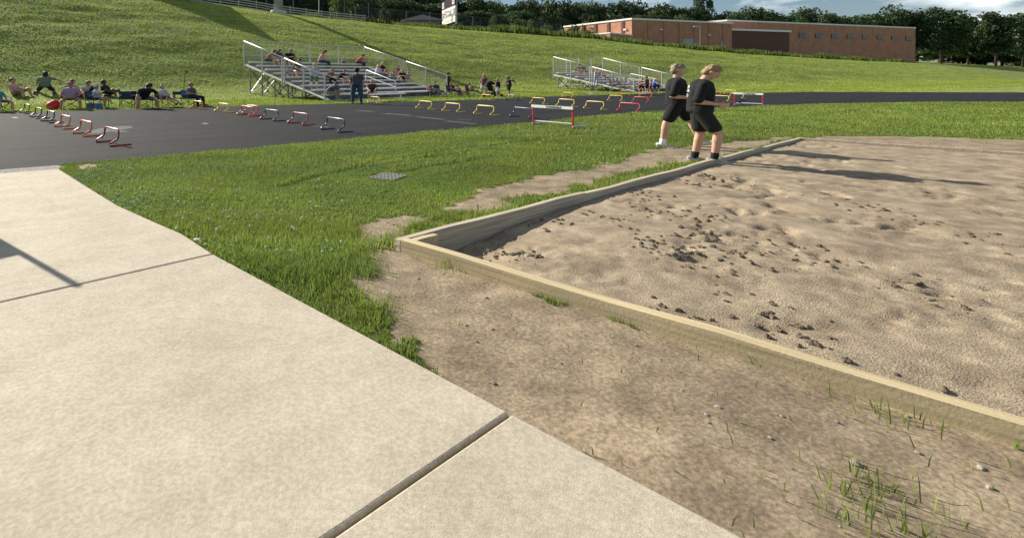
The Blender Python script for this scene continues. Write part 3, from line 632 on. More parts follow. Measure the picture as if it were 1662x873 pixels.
# ------------------------------------------------------------------ hilltop: blue building, fences, poles, scoreboard
M_navy = cm('navy_siding', (.02, .035, .09), .6); M_galv = cm('galvanised_steel', (.42, .43, .43), .45); M_dark = cm('dark_post', (.02, .022, .025), .6)
x, y = xy(12.4, 64.6)
pb_ = thing('press_building', 'dark blue building standing on the hilltop at the left', 'building', (x, y, tz(x, y)), R(5))
obj('wall', MB().box((-26, 2.5, .7), (52, 5, 4.2)), M_navy, pb_); obj('roof', MB().box((-26, 2.5, 2.92), (52.8, 5.8, .24)), M_cope, pb_)
def wires(mb, P00, P10, P01, P11, sp=.25, t=.006):
    P00, P10, P01, P11 = map(Vector, (P00, P10, P01, P11)); W_ = (P10-P00).length; H = ((P01-P00).length+(P11-P10).length)/2
    nrm = (P10-P00).cross(P01-P00).normalized()
    def q(a, b): a /= W_; b /= H; return (P00*(1-a)+P10*a)*(1-b)+(P01*(1-a)+P11*a)*b
    k = -H
    while k < W_:
        for sgn in (1, -1):
            a0, b0, a1, b1 = k, 0., k+H, H
            if a0 < 0: b0 -= a0; a0 = 0
            if a1 > W_: b1 -= a1-W_; a1 = W_
            if a1-a0 < .02: continue
            if sgn < 0: b0, b1 = H-b0, H-b1
            p, r = q(a0, b0), q(a1, b1); d = (r-p).normalized(); s = d.cross(nrm)*t; o_ = nrm*(t*.7*sgn)
            mb.add([p-s+o_, p+s+o_, p+o_*2.4, r-s+o_, r+s+o_, r+o_*2.4], [(0, 1, 4, 3), (1, 2, 5, 4), (2, 0, 3, 5)])
        k += sp
def fence(name, label, pts, H, step, m, sp=.28, t=.007, post_r=.05, rail=True):
    L = [0]
    for a, b in zip(pts, pts[1:]): L.append(L[-1]+math.dist(a, b))
    n = max(1, round(L[-1]/step)); Q = []
    for i in range(n+1):
        d = L[-1]*i/n; x = np.interp(d, L, [p[0] for p in pts]); y = np.interp(d, L, [p[1] for p in pts]); Q.append(Vector((x, y, tz(x, y))))
    f = thing(name, label, 'fence', Q[0]); o0 = Q[0]; Q = [p-o0 for p in Q]
    mb = MB(); rb = MB()
    for p, q in zip(Q, Q[1:]):
        u = Vector((0, 0, 1)); wires(mb, p+u*.05, q+u*.05, p+u*H, q+u*H, sp, t)
        if rail: rb.tube([p+u*H, q+u*H], post_r*.6, 5)
    obj('mesh_panel', mb, m, f)
    if rail: obj('top_rail', rb, m, f)
    for p in Q: obj('post', MB().tube([p-Vector((0, 0, .4)), p+Vector((0, 0, H+.05))], post_r, 7), m, f)
    return f
fence('chain_link_fence', 'long grey chain link fence on the hilltop between scoreboard and school', [xy(38, 70), xy(60, 70.5), xy(84, 71.5)], 2.6, 4.4, cm('fence_grey', (.12, .125, .13), .6), .34, .010, .06)
fence('tall_dark_fence', 'tall black fence on the hilltop left of the scoreboard', [xy(17, 71), xy(28, 69.5), xy(39, 67.8)], 3.2, 3.7, M_dark, .34, .010, .085)
fence('crest_wire_fence', 'low wire fence above the weeds in front of the school', [xy(84, 71.5), xy(104, 74), xy(150, 80), xy(215, 88)], 1.7, 6.5, cm('fence_grey', (.12, .125, .13), .6), .5, .008, .045)
# pale rail fence by the blue building
rf = thing('rail_fence', 'pale four rail fence along the hilltop beside the light pole', 'fence', (0, 0, 0))
Q = [Vector((*xy(s, 66.6+.02*(s-12)), 0)) for s in np.linspace(12.6, 38, 12)]
Q = [Vector((p.x, p.y, tz(p.x, p.y)-.05)) for p in Q]
for k in range(4):
    mb = MB()
    for p, q in zip(Q, Q[1:]): mb.beam(p+Vector((0, 0, .25+.3*k)), q+Vector((0, 0, .25+.3*k)), .06, .11)
    obj('rail', mb, cm('pale_rail', (.38, .38, .37), .6), rf)
for p in Q: obj('post', MB().box(p+Vector((0, .02, .6)), (.1, .1, 1.5)), cm('pale_rail', (.38, .38, .37), .6), rf)
x, y = xy(24.4, 64.2); z = tz(x, y)
x, y, z = (452-CX)/F*67., 67., 0; z = tz(x, y)
lp = thing('light_pole', 'thick grey stadium light pole on a concrete base at the hilltop', 'light pole', (x, y, z))
obj('pole', MB().tube([(0, 0, .3), (0, 0, 6), (0, 0, 13.5)], .56, 20, .46), mat('steel_pole', (.30, .33, .34), .5, var=.1, scale=2), lp, smooth=True)
obj('base', MB().tube([(0, 0, -.8), (0, 0, .18), (0, 0, .38)], 1.15, 24, .95), cm('concrete_base', (.45, .43, .38)), lp)
mb = MB(); mb.box((0, 0, 13.6), (3, .2, .2)); obj('cross_arm', mb, M_galv, lp)
for k in range(5): obj('floodlight', MB().ell((-1.4+.7*k, -.3, 13.3), (.25, .2, .25)), M_dark, lp, smooth=True)
for u, v0, Y, lb in ((518, 26, 82, 'thin white pole behind the hilltop fence'),):
    X = (u-CX)/F*Y; t = thing('flag_pole', lb, 'pole', (X, Y, tz(X, Y))); obj('pole', MB().tube([(0, 0, -.2), (0, 0, 9)], .09, 8), cm('white_pole', (.6, .6, .58), .5), t)
    obj('cap', MB().ell((0, 0, 9.05), (.16, .16, .16)), M_galv, t)
X = (1137-CX)/F*133; t = thing('lamp_post', 'slim lamp post in front of the shaded school wall', 'lamp post', (X, 133, tz(X, 133)))
obj('pole', MB().tube([(0, 0, -.3), (0, 0, 6.4)], .17, 8), cm('pole_brown', (.16, .14, .12)), t); obj('lamp_head', MB().box((-.8, 0, 6.4), (1.7, .35, .2)), M_galv, t)
# pale roof / dugout seen through the fence
X = (684-CX)/F*92; t = thing('dugout', 'low grey roofed shed behind the hilltop fence', 'shed', (X, 92, tz(X, 92)))
obj('wall', MB().box((0, 0, .7), (6, 3, 1.6)), cm('shed_wall', (.2, .19, .17)), t)
obj('roof', MB().add([(-3.6, -1.8, 1.5), (3.6, -1.8, 1.5), (3.6, 1.8, 1.5), (-3.6, 1.8, 1.5), (0, -1.8, 2.4), (0, 1.8, 2.4)], [(0, 1, 4), (2, 3, 5), (0, 4, 5, 3), (1, 2, 5, 4), (0, 3, 2, 1)]), cm('shed_roof', (.3, .29, .27)), t)
# scoreboard
a_ = Vector(P(717.3, 42, 116)); b_2 = Vector(P(738.5, 35, 106.8)); zb = a_.z; dv = Vector((b_2.x-a_.x, b_2.y-a_.y, 0)); SW = 7.1; rz = math.atan2(dv.y, dv.x)
sb_ = thing('scoreboard', 'tall scoreboard of black and white panels on posts at the hilltop', 'scoreboard', (a_.x, a_.y, zb), rz, None, (dv.length/SW, 1, .87))
obj('panel', MB().box((SW/2, .15, 1.85), (SW, .25, 3.7)), cm('score_white', (.66, .66, .66), .5), sb_)
obj('display', MB().box((SW/2, .15, 4.75), (SW, .25, 1.9)), cm('score_black', (.012, .012, .022), .4), sb_)
obj('trim', MB().box((SW/2, -.005, 3.76), (SW, .08, .16)), cm('score_red', (.16, .03, .02), .4), sb_)
for px in (.5, SW-.5): obj('post', MB().beam((px, .45, -5), (px, .45, 5.6), .3, .3), M_galv, sb_)
for (cx, cz, w, h) in ((.8, 4.7, 1.1, 1.4), (SW-.8, 4.8, 1.1, 1.4)):
    obj('score_window', MB().box((cx, -.01, cz), (w, .1, h)), cm('score_window_pink', (.62, .55, .58), .5), sb_)
    o = obj('digit', text_mesh('0', 1.3 if h > 1 else .8), cm('score_black', (.012, .012, .022), .4), sb_); o.location = (cx, -.07, cz); o.rotation_euler = (R(90), 0, 0)
mb = MB(); mb.box((SW/2, .0, 2.35), (SW-.2, .08, 1.5)); obj('advert_panel', mb, mat('advert_grey', (.08, .08, .09), .6, scale=1.1, col2=(.35, .34, .35), detail=3), sb_)
for cx, cz, w, h in ((1.2, 2.9, 1., .5), (3.3, 2.2, 1.6, .5), (6., 2.4, .9, .8), (4.6, 3.0, .8, .4), (2.1, 1.8, .5, .6)):
    obj('advert', MB().box((cx, -.06, cz), (w, .06, h)), cm('score_white', (.66, .66, .66), .5), sb_)
obj('advert', MB().box((SW*.55, -.02, .95), (SW*.62, .06, .9)), cm('score_cream', (.62, .62, .52), .5), sb_)

# ------------------------------------------------------------------ bleachers
M_alu = mat('aluminium', (.66, .66, .66), .42, metal=.0, var=.08, scale=3, spec=.6); M_alud = cm('aluminium_dull', (.42, .425, .43), .45); M_strut = cm('steel_strut', (.20, .205, .21), .55)
def bleacher(name, label, origin, deg, L, D, rows, seat0, rise, rail0, railback, gap):
    t = thing(name, label, 'bleacher', (*origin, 0), R(deg)); Y = lambda r: .55+r*(D-.75)/(rows-1)
    Zs = lambda r: seat0+rise*r
    bz = lambda y: (Zs(0)-.42)+(Zs(rows-1)-Zs(0))*max(0, (y-.3))/(D-.5)     # stringer height
    def part_row(nm, y, z, w, h, m, x0=.35, x1=L-.35):
        obj(nm, MB().box(((x0+x1)/2, y, z-h/2), (x1-x0, w, h)), m, t)
    M_ris = cm('riser_gap_shade', (.16, .165, .17), .5)  # dark colour stands in for the shade in the gaps between planks
    dy = (D-.75)/(rows-1)
    for r in range(rows):
        part_row('seat_plank', Y(r), Zs(r), .36, .08, M_alu)
        part_row('foot_plank', Y(r)-dy*.48, Zs(r)-.36, .40, .04, M_alud)
        part_row('riser', Y(r)+.12, Zs(r)-.13, .02, .20, M_ris)
    hz = lambda p: tz(origin[0]+p[0]*math.cos(R(deg))-p[1]*math.sin(R(deg)), origin[1]+p[0]*math.sin(R(deg))+p[1]*math.cos(R(deg)))
    for i in range(5):
        x = .3+(L-.6)*i/4
        obj('stringer', MB().beam((x, -.05, bz(0)+.05), (x, D+.15, bz(D)+.1), .07, .13), M_alu if i in (0, 4) else M_strut, t)
        for k, y in enumerate(np.linspace(D*.12, D-.35, 6)):
            if i in (1, 3) and k % 2: continue
            zt = bz(y); obj('leg', MB().beam((x, y, min(-.05, hz((x, y))-.2) if hz((x, y)) < .1 else hz((x, y))-.1), (x, y, zt), .08, .08), M_strut, t)
        if i in (0, 4):
            obj('side_tie', MB().beam((x+.06, D*.5, .62), (x+.06, D-.3, .62), .05, .06), M_alud, t)
    for i in range(4):
        x0 = .3+(L-.6)*i/4; x1 = .3+(L-.6)*(i+1)/4
        for y in (D-.35, D*.55):
            obj('brace', MB().beam((x0, y, .15), (x1, y, bz(y)-.15), .05, .06), M_alu if i % 2 == 0 else M_strut, t)
            obj('brace', MB().beam((x1, y+.06, .15), (x0, y+.06, bz(y)-.15), .05, .05), M_strut, t)
    for k, y in enumerate(np.linspace(D*.12, D-.35, 6)):
        if k < 1: continue
        g0 = max(.08, hz((.3, y))); zt = bz(y)
        obj('brace', MB().beam((.36, y+.05, g0+.05), (1.75, y+.05, zt-.1), .05, .07), M_alu if k % 2 == 0 or k == 5 else M_strut, t)
        if k > 2: obj('brace', MB().beam((.36, y+.10, zt-.1), (1.75, y+.10, g0+.1), .05, .06), M_strut, t)
        obj('leg', MB().beam((1.75, y, g0-.1), (1.75, y, zt), .08, .08), M_strut, t)
    rz_ = lambda y: rail0+(railback-rail0)*y/D
    for sx, x in ((0, 0.), (1, L)):
        y_lo = 0.
        for (ya, yb) in ((0, D*gap-.12), (D*gap+.12, D)):
            pts = [(x, ya, rz_(ya)), (x, yb, rz_(yb))]
            obj('top_rail', MB().tube(pts, .04, 8), M_alu, t, smooth=True)
            obj('bottom_rail', MB().tube([(x, ya, bz(ya)+.17), (x, yb, bz(yb)+.17)], .03, 8), M_alu, t)
            for y in np.linspace(ya, yb, 3):
                obj('rail_post', MB().beam((x, y, bz(y)-.1 if y > .1 else 0), (x, y, rz_(y)), .09, .06), M_alud, t)
            mb = MB(); wires(mb, (x, ya, bz(ya)+.18), (x, yb, bz(yb)+.18), (x, ya, rz_(ya)), (x, yb, rz_(yb)), .15, .003); obj('mesh_panel', mb, M_alud, t)
    obj('top_rail', MB().tube([(0, D+.02, railback), (L, D+.02, railback)], .03, 8), M_alud, t)
    obj('middle_rail', MB().tube([(0, D+.02, Zs(rows-1)+.45), (L, D+.02, Zs(rows-1)+.45)], .028, 8), M_alud, t)
    for x in np.linspace(L*.25, L, 4): obj('rail_post', MB().beam((x, D+.02, Zs(rows-1)-.3), (x, D+.02, railback), .08, .06), M_alud, t)
    mb = MB(); wires(mb, (0, D+.02, Zs(rows-1)-.2), (L, D+.02, Zs(rows-1)-.2), (0, D+.02, railback), (L, D+.02, railback), .17, .003); obj('mesh_panel', mb, M_alud, t)
    # aisle hand rails
    for ax, y0, y1 in ((L*.555, .35, D*.36),):
        obj('aisle_rail', MB().tube([(ax, y0, .0), (ax, y0, 1.05), (ax, y0+.06, 1.14), (ax, y1, 1.14+(y1-y0)*rise*rows/D), (ax, y1+.08, 1.0+(y1-y0)*rise*rows/D), (ax, y1+.08, Zs(0)+(y1-y0)*rise*rows/D-.2)], .035, 8), M_alu, t, smooth=True)
        obj('aisle_rail', MB().tube([(ax, y0, .72), (ax, y1+.08, .72+(y1-y0)*rise*rows/D)], .028, 8), M_alu, t)
    return t, Y, Zs
O1 = (-2.65, 31.75); BL1, Y1, Z1 = bleacher('bleacher', 'aluminium bleacher at the left full of spectators with white side rails', O1, 45, 11.9, 8.8, 9, .42, .262, 1.54, 3.95, .47)
O2 = (22.9, 46.6); BL2, Y2, Z2 = bleacher('bleacher', 'smaller looking aluminium bleacher farther right beyond the second group of hurdles', O2, 33, 8.2, 8.4, 8, .40, .20, 1.3, 3.35, .5)
def seat_on(Of, deg, Yf, Zf, row, u, dz=0.):
    y = Yf(row)-.02; c, s = math.cos(R(deg)), math.sin(R(deg)); k = (u-CX)/F
    # (O.x + x c - y s) = k (O.y + x s + y c)
    x = (k*(Of[1]+y*c)-Of[0]+y*s)/(c-k*s)
    return (Of[0]+x*c-y*s, Of[1]+x*s+y*c, Zf(row)+dz)

# ------------------------------------------------------------------ training hurdles and track hurdles
def mini_hurdle_mesh():
    mb = MB(); w = .44
    side = [(.43, .014), (.28, .014), (.06, .014), (.0, .02), (-.005, .05), (.05, .09), (.13, .135), (.165, .17), (.175, .24)]
    left = [(-w-.02, y, z) for y, z in side]; right = [(w+.02, y, z) for y, z in side]
    top = [(-w, .18, .31), (-w+.05, .182, .34), (w-.05, .182, .34), (w, .18, .31)]
    return mb.tube(left+top+right[::-1], .0205, 7)
MH = mini_hurdle_mesh().mesh('hurdle', True)
HC = {'yellow': (.72, .52, .06), 'red': (.55, .05, .04), 'orange': (.68, .15, .04), 'blue': (.03, .035, .16), 'green': (.02, .07, .035), 'maroon': (.30, .03, .03), 'navy': (.025, .03, .09)}
HCm = {k: mat('plastic_'+k, v, .35, var=.1, scale=4, spec=.5) for k, v in HC.items()}
hl = [(35, 184.5, 'green', 'dark green mini hurdle at the far left end of the left hand row', -47), (53, 192, 'green', 'dark green mini hurdle second from the far left of the left hand row', -47), (72, 199, 'navy', 'navy mini hurdle between the green and orange ones at the left', -47),
      (95, 208.5, 'orange', 'orange red mini hurdle next to the navy one in the left row', -47), (127, 220, 'orange', 'orange mini hurdle second nearest in the left row', -47), (167, 235, 'maroon', 'maroon mini hurdle standing nearest at the bottom of the left row', -47),
      (315, 177.5, 'orange', 'orange mini hurdle in front of the woman in sunglasses', -47), (356, 182.5, 'yellow', 'yellow mini hurdle second in the row before the left bleacher', -50), (394, 188.5, 'red', 'red mini hurdle third in the row before the left bleacher', -50), (402, 186.5, 'red', 'red mini hurdle standing half behind another red one', -50),
      (433, 196, 'navy', 'thin navy mini hurdle between two red ones on the track', -52), (479, 202.5, 'maroon', 'dark red mini hurdle left of the nearest navy one', -54), (535, 213.5, 'navy', 'navy mini hurdle nearest the lawn in the middle of the track', -56),
      (604, 167.5, 'yellow', 'yellow mini hurdle beside the standing man in jeans', -58), (685, 177.5, 'yellow', 'yellow mini hurdle left of a pair below the seated spectators', -60), (729, 182, 'yellow', 'yellow mini hurdle in the middle of three on the open track', -60), (782, 187, 'yellow', 'nearest yellow mini hurdle right of the other two', -60), (843, 191.5, 'blue', 'blue mini hurdle just left of the lettered track hurdle', -62),
      (786, 163, 'yellow', 'yellow mini hurdle below the woman in white shorts', -62), (828, 163.5, 'green', 'dull green mini hurdle below the person in black', -62), (870, 169.5, 'yellow', 'yellow mini hurdle above the left end of the lettered board', -62), (915, 173.5, 'yellow', 'yellow mini hurdle above the right end of the lettered board', -62), (961, 178, 'yellow', 'yellow mini hurdle right of the lettered track hurdle', -63), (1017, 181.5, 'red', 'red mini hurdle nearest the two boys in black', -64),
      (919, 158.5, 'yellow', 'yellow mini hurdle in front of the left end of the right bleacher', -64), (957, 160.5, 'blue', 'blue mini hurdle in front of the right bleacher', -64), (996, 164.5, 'yellow', 'yellow mini hurdle in front of the middle of the right bleacher', -64), (1037, 167.5, 'red', 'red mini hurdle just above the nearest red one', -64), (1013, 155, 'orange', 'orange mini hurdle at the foot of the right bleacher', -64), (1046, 158, 'orange', 'orange mini hurdle before the child in blue', -64),
      (1133, 152.5, 'yellow', 'yellow mini hurdle half hidden behind the boy with the phone', -70), (1183, 153.5, 'yellow', 'yellow mini hurdle at the far edge of the track right of the boys', -72), (1157, 157, 'red', 'red mini hurdle behind the hands of the near boy', -70), (1168, 165, 'yellow', 'yellow mini hurdle right of the hands of the near boy', -70), (1193, 160, 'yellow', 'yellow mini hurdle just left of the far track hurdle', -70)]
for u, v, c, lb, a in hl:
    x, y = gp(u, v, .012); me_ = MH.copy(); me_.name = 'mini_hurdle'
    o = obj('mini_hurdle', me_, HCm[c]); o.location = (x, y, .012); o.rotation_euler = (0, 0, R(a)); tag(o, lb, 'mini hurdle', 'mini hurdles set out on the track')
    k = 1.05 if v > 170 else .98
    o.scale = (k, k, k)
def track_hurdle(u0, v0, u1, v1, hz_, label, ledge=True):
    a = Vector((*gp(u0, v0), 0)); b = Vector((*gp(u1, v1), 0)); w = (b-a).length; rz = math.atan2(b.y-a.y, b.x-a.x)
    t = thing('track_hurdle', label, 'hurdle', a, rz, 'full size track hurdles')
    red = cm('red_post', (.48, .035, .03), .4); wh = cm('white_board', (.80, .79, .74), .5); mt = cm('white_tube', (.6, .6, .6), .4)
    for x in (0, w): obj('upright', MB().box((x, 0, hz_/2), (.05, .035, hz_)), red, t, bevel=.006); 
    bd = obj('crossbar', MB().box((w/2, -.03, hz_), (w+.07, .022, .085)), wh, t, bevel=.004)
    for x in (-.01, w+.01): obj('base_leg', MB().tube([(x, -.02, .06), (x, .68, .05)], .022, 8), mt, t)
    obj('base_bar', MB().tube([(0, .02, .14), (w, .02, .14)], .018, 8), mt, t)
    o = obj('lettering', text_mesh('TOWANDA', .092), cm('black_letters', (.015, .015, .015)), t); o.location = (w*.55, -.044, hz_-.002); o.rotation_euler = (R(90), 0, 0); o.scale = (1.15, 1, 1)
track_hurdle(865, 203.2, 929.5, 209.2, .60, 'white topped track hurdle with red posts and black team lettering on the lawn')
track_hurdle(1192, 171.5, 1238, 173.5, .62, 'second track hurdle with a red post standing farther away at the right')

# ------------------------------------------------------------------ people
def ddir(p, o, side): p, o = R(p), R(o); return Vector((side*math.sin(o), math.sin(p)*math.cos(o), -math.cos(p)*math.cos(o)))
SKIN = {'fair': (.52, .31, .22), 'tan': (.42, .235, .15), 'dark': (.12, .065, .04), 'pale': (.60, .39, .29)}
def remesh(o, vox, it=4):
    m = o.modifiers.new('join', 'REMESH'); m.mode = 'VOXEL'; m.voxel_size = vox; m.use_smooth_shade = True
    s = o.modifiers.new('smooth', 'SMOOTH'); s.factor = .5; s.iterations = it
SIT = dict(mode='sit', lean=8, legs=((86, 8, 4), (86, 8, 6)), arms=((28, 8, 80, 20), (28, 8, 80, 20)))
POSES = {
 'stand': dict(mode='stand', lean=2, legs=((2, 5, -2), (2, 5, -2)), arms=((-2, 10, 12, 5), (-2, 10, 12, 5))),
 'stand_phone': dict(mode='stand', lean=3, legs=((3, 4, -3), (-3, 5, -4)), arms=((12, 8, 95, 25), (12, 8, 95, 25))),
 'stand_arm_out': dict(mode='stand', lean=3, legs=((4, 5, -3), (-2, 5, -4)), arms=((10, 5, 90, 30), (35, 60, 70, -40))),
 'sit': SIT, 'sit_phone': dict(SIT, lean=14, arms=((30, 6, 105, 25), (30, 6, 105, 25)), head=22),
 'sit_lean': dict(SIT, lean=34, arms=((52, 6, 60, 22), (52, 6, 60, 22)), head=8),
 'sit_open': dict(SIT, lean=-2, legs=((78, 20, 2), (78, 20, 2)), arms=((18, 18, 62, 30), (18, 18, 62, 30))),
 'recline': dict(mode='sit', lean=-14, legs=((78, 4, 52), (74, 4, 56)), arms=((22, 14, 80, 40), (22, 14, 80, 40))),
 'cross_leg': dict(mode='sit', lean=-4, legs=((96, -6, 38), (82, 4, 6)), arms=((30, 10, 100, 40), (40, 10, 140, 30))),
 'crossed_arms': dict(SIT, lean=-2, arms=((22, 12, 88, 62), (22, 12, 92, 62))),
 'ground_lean': dict(mode='sit', lean=-14, legs=((128, 10, 18), (132, 6, 20)), arms=((-32, 22, -20, 0), (50, 8, 60, 10))),
 'ground': dict(mode='sit', lean=18, legs=((110, 22, 30), (112, 22, 30)), arms=((45, 12, 75, 25), (45, 12, 75, 25))),
 'kneel': dict(mode='stand', lean=12, legs=((42, 22, -84), (42, 22, -84)), arms=((25, 20, 70, 10), (40, 62, 60, -30))),
 'bend': dict(mode='sit', lean=42, legs=((80, 22, 4), (80, 20, -4)), arms=((16, 42, 4, -14), (24, 22, 6, 6)), head=30),
 'walk_a': dict(mode='stand', lean=0, legs=((29, 3, 17), (-20, 3, -7)), arms=((-4, 8, 84, 26), (-14, 8, 84, 16)), head=4),
 'walk_b': dict(mode='stand', lean=3, legs=((2, 3, -9), (26, 3, -6)), arms=((0, 6, 84, 40), (-14, 8, 80, 22)), head=34),
 'toddler': dict(mode='sit', lean=4, legs=((92, 14, 60), (92, 14, 60)), arms=((30, 10, 60, 10), (30, 10, 60, 10))),
}
def build_person(label, loc, face, pose, top=None, h=1.72, skin='fair', shirt=None, legs=None, legc=(.03, .03, .035), hair=(.05, .03, .02), hairlen=0, b=1.06, k=1.42, vox=.017, sleeves=.55, cap=None, glasses=False, shoe=(.5, .5, .5), sock=None, group=None, loose=0., head=None, leglen=None, yaw=0, zoff=0, extra=None):
    face = face+math.degrees(math.atan2(loc[1], loc[0]))-90      # turn measured against the line of sight
    p = POSES[pose]; hd = head if head is not None else p.get('head', 4)
    Pv = Vector((0, 0, 0)); T = Vector((0, math.sin(R(p['lean'])), math.cos(R(p['lean'])))); Xr = Vector((1, 0, 0)); Fw = T.cross(Xr)*-1
    if Fw.y < 0: Fw = -Fw
    MT = Matrix((Xr, Fw, T)).transposed()
    J = {}
    for i, sd in ((0, -1), (1, 1)):
        tp, to, sp = p['legs'][i]; hip = Pv+Xr*.095*b*sd+T*-.02; kn = hip+ddir(tp, to, sd)*.43; an = kn+ddir(sp, to*.3, sd)*.42
        ft = ddir(min(sp+86, 150) if sp > -60 else -10, 8, sd); J[sd] = (hip, kn, an, ft)
    # base offset
    if p['mode'] == 'stand': zmin = min(J[s][2].z for s in J)-.065; base = -zmin
    else: base = .115
    up = Vector((0, 0, base))
    nk = Pv+T*.50; hp = R(hd); Hd = (T*math.cos(hp)+Fw*math.sin(hp)).normalized(); Hf = (Fw*math.cos(hp)-T*math.sin(hp)).normalized()
    if p['lean'] < 0: Hd = (Hd+Vector((0, 0, .4))).normalized(); Hf = (Hf-Hd*Hf.dot(Hd)).normalized()
    if p['lean'] > 20: Hd = (Hd+Vector((0, 0, .35))).normalized(); Hf = (Hf-Hd*Hf.dot(Hd)).normalized()
    if yaw: Hf = Matrix.Rotation(R(yaw), 3, Hd) @ Hf
    Hx = Hf.cross(Hd); MH_ = Matrix((Hx, Hf, Hd)).transposed()
    hc = nk+T*.03+Hd*.145+Hf*.015
    topz = (hc+up).z+.125
    s = h/1.75
    if top is not None: s = max(.42, min(1.12, (top-loc[2]-zoff)/topz))
    root = thing('person', label, 'person', (loc[0], loc[1], loc[2]+zoff), R(face-90), group, (s*k, s*k, s))
    sk = cm('skin_'+skin, SKIN[skin], .55)
    bm = MB(); sh = MB(); lg = MB(); L = lambda v: v+up
    bm.ell(L(Pv+T*.02), (.155*b, .115*b, .12), MT); bm.ell(L(Pv+T*.17), (.145*b, .112*b, .16), MT); bm.ell(L(Pv+T*.35), (.165*b, .11*b, .17), MT)
    bm.cone(L(Pv+T*.41-Xr*.12), L(Pv+T*.41+Xr*.12), .055, .055)
    bm.cone(L(nk-T*.05), L(hc-Hd*.04-Hf*.01), .062, .052)
    hs = 1.0 if vox < .012 else 1.12
    MH_ = MH_ @ Matrix.Scale(hs, 3)
    bm.ell(L(hc+Hd*.02), (.075, .095, .10), MH_); bm.ell(L(hc+Hf*.022-Hd*.055), (.055, .066, .062), MH_)
    bm.cone(L(hc+Hf*.085+Hd*.012), L(hc+Hf*.108-Hd*.018), .010, .016, 8)
    bm.cone(L(hc+Hf*.083-Hd*.055-Hx*.018), L(hc+Hf*.083-Hd*.055+Hx*.018), .010, .010, 8)
    for sd in (-1, 1): bm.ell(L(hc+Hx*.076*sd-Hf*.008), (.012, .024, .033), MH_, 8, 6)
    inf = .016+loose
    for q in range(11):
        t_ = -.03+.045*q+.01; wq = np.interp(t_, [-.03, .08, .2, .34, .44], [.160, .152, .150, .166, .150])*b+inf; dq = np.interp(t_, [-.03, .12, .2, .34, .44], [.120, .122, .120, .120, .098])*b+inf
        sh.ell(L(Pv+T*t_), (wq, dq, .085), MT)
    sh.cone(L(Pv+T*.40-Xr*.13), L(Pv+T*.40+Xr*.13), .09, .09); sh.ell(L(Pv+T*.482), (.094, .090, .050), MT)
    for i, sd in ((0, -1), (1, 1)):
        pu, ou, pf, inn = p['arms'][i]; S_ = Pv+T*.415+Xr*.180*sd*(.6+.4*b); up_d = ddir(pu, ou, sd)
        if p['lean'] > 25: S_ += Fw*.02
        E_ = S_+up_d*.285; fd = ddir(pf, -inn, sd); Wp = E_+fd*.245
        bm.cone(L(Pv+T*.47+Xr*.03*sd), L(S_), .046, .050); sh.cone(L(Pv+T*.462+Xr*.035*sd), L(S_+T*.008), .066, .060)
        bm.cone(L(S_), L(E_), .047*(.5+.5*b), .042); bm.cone(L(E_), L(E_+fd*.09), .043, .044); bm.cone(L(E_+fd*.07), L(Wp), .044, .026)
        side_v = fd.cross(Xr*sd); side_v = side_v.normalized() if side_v.length > .1 else Vector((0, 0, 1)); pal = Wp+fd*.055
        Mh = Matrix((fd.cross(side_v), side_v, fd)).transposed(); bm.ell(L(pal), (.019, .042, .052), Mh, 10, 7)
        nrm = fd.cross(side_v).normalized()
        for q in range(4):
            o_ = side_v*(-.031+.0205*q); l = (.062, .074, .078, .066)[q]; a0 = pal+fd*.035+o_; a1 = a0+fd*l*.55+nrm*.008; a2 = a1+fd*l*.35+nrm*.022
            bm.cone(L(a0), L(a1), .0098, .009, 7); bm.cone(L(a1), L(a2), .009, .0075, 7)
        t0 = pal-fd*.02-side_v*-.03; bm.cone(L(t0), L(t0+side_v*.03+fd*.035+nrm*.01), .013, .010, 7)
        if sleeves > 0:
            sh.cone(L(S_+up_d*-.01), L(S_+up_d*.285*min(1, sleeves)), .060, .054+inf*.5)
            if sleeves > 1: sh.cone(L(E_), L(E_+fd*.2), .057, .042)
    for sd in (-1, 1):
        hip, kn, an, ft = J[sd]; bm.cone(L(hip), L(kn), .088*(.4+.6*b), .056); bm.cone(L(kn), L(kn*.72+an*.28), .056, .057*(.6+.4*b)); bm.cone(L(kn*.72+an*.28), L(an), .057, .037)
        bm.cone(L(an+Vector((0, 0, -.02))), L(an+ft*.13-Vector((0, 0, .03))), .038, .030)
        kind = leglen or 'shorts'; f = .72 if kind == 'shorts' else 1.0
        if kind == 'short': f = .45
        lg.cone(L(hip+(Pv-hip)*.1), L(hip*(1-f)+kn*f), .090*(.4+.6*b)+inf*.6, .066+inf*.8+(.012 if kind == 'shorts' else 0))
        if kind == 'pants': lg.cone(L(kn), L(an+Vector((0, 0, .02))), .075, .058)
        if pose.startswith('walk') or vox < .012 or True:
            sm = MB(); fz = Vector((0, 0, -1)) if ft.z > -.6 else Vector((0, -1, 0))
            up2 = -fz; soleoff = -.052
            a0 = an-ft*.055+up2*soleoff*.55; a1 = an+ft*.17+up2*soleoff*.75
            sm.cone(L(a0), L(a1), .040, .034, 10); sm.cone(L(an+up2*-.015), L(an+ft*.08+up2*-.035), .044, .034, 10)
            so = obj('shoe', sm, cm('shoe', tuple(shoe), .6), root, smooth=True)
            if vox < .012:
                remesh(so, .008, 3); q = MB(); q.cone(L(an-ft*.05+up2*-.052), L(an+ft*.17+up2*-.055), .036, .034, 10)
                o_ = obj('sole', q, cm('sole_white', (.62, .62, .56), .6), so, smooth=True)
                sk_ = MB(); sk_.cone(L(an+up2*.0), L(an*.80+kn*.20), .045, .048, 12); obj('sock', sk_, cm('sock', sock or (.7, .7, .7)), root, smooth=True)
    lg.ell(L(Pv+T*.015), (.16*b+inf, .12*b+inf, .125), MT)
    bo = obj('body', bm, sk, root); remesh(bo, vox, 3 if vox > .012 else 2)
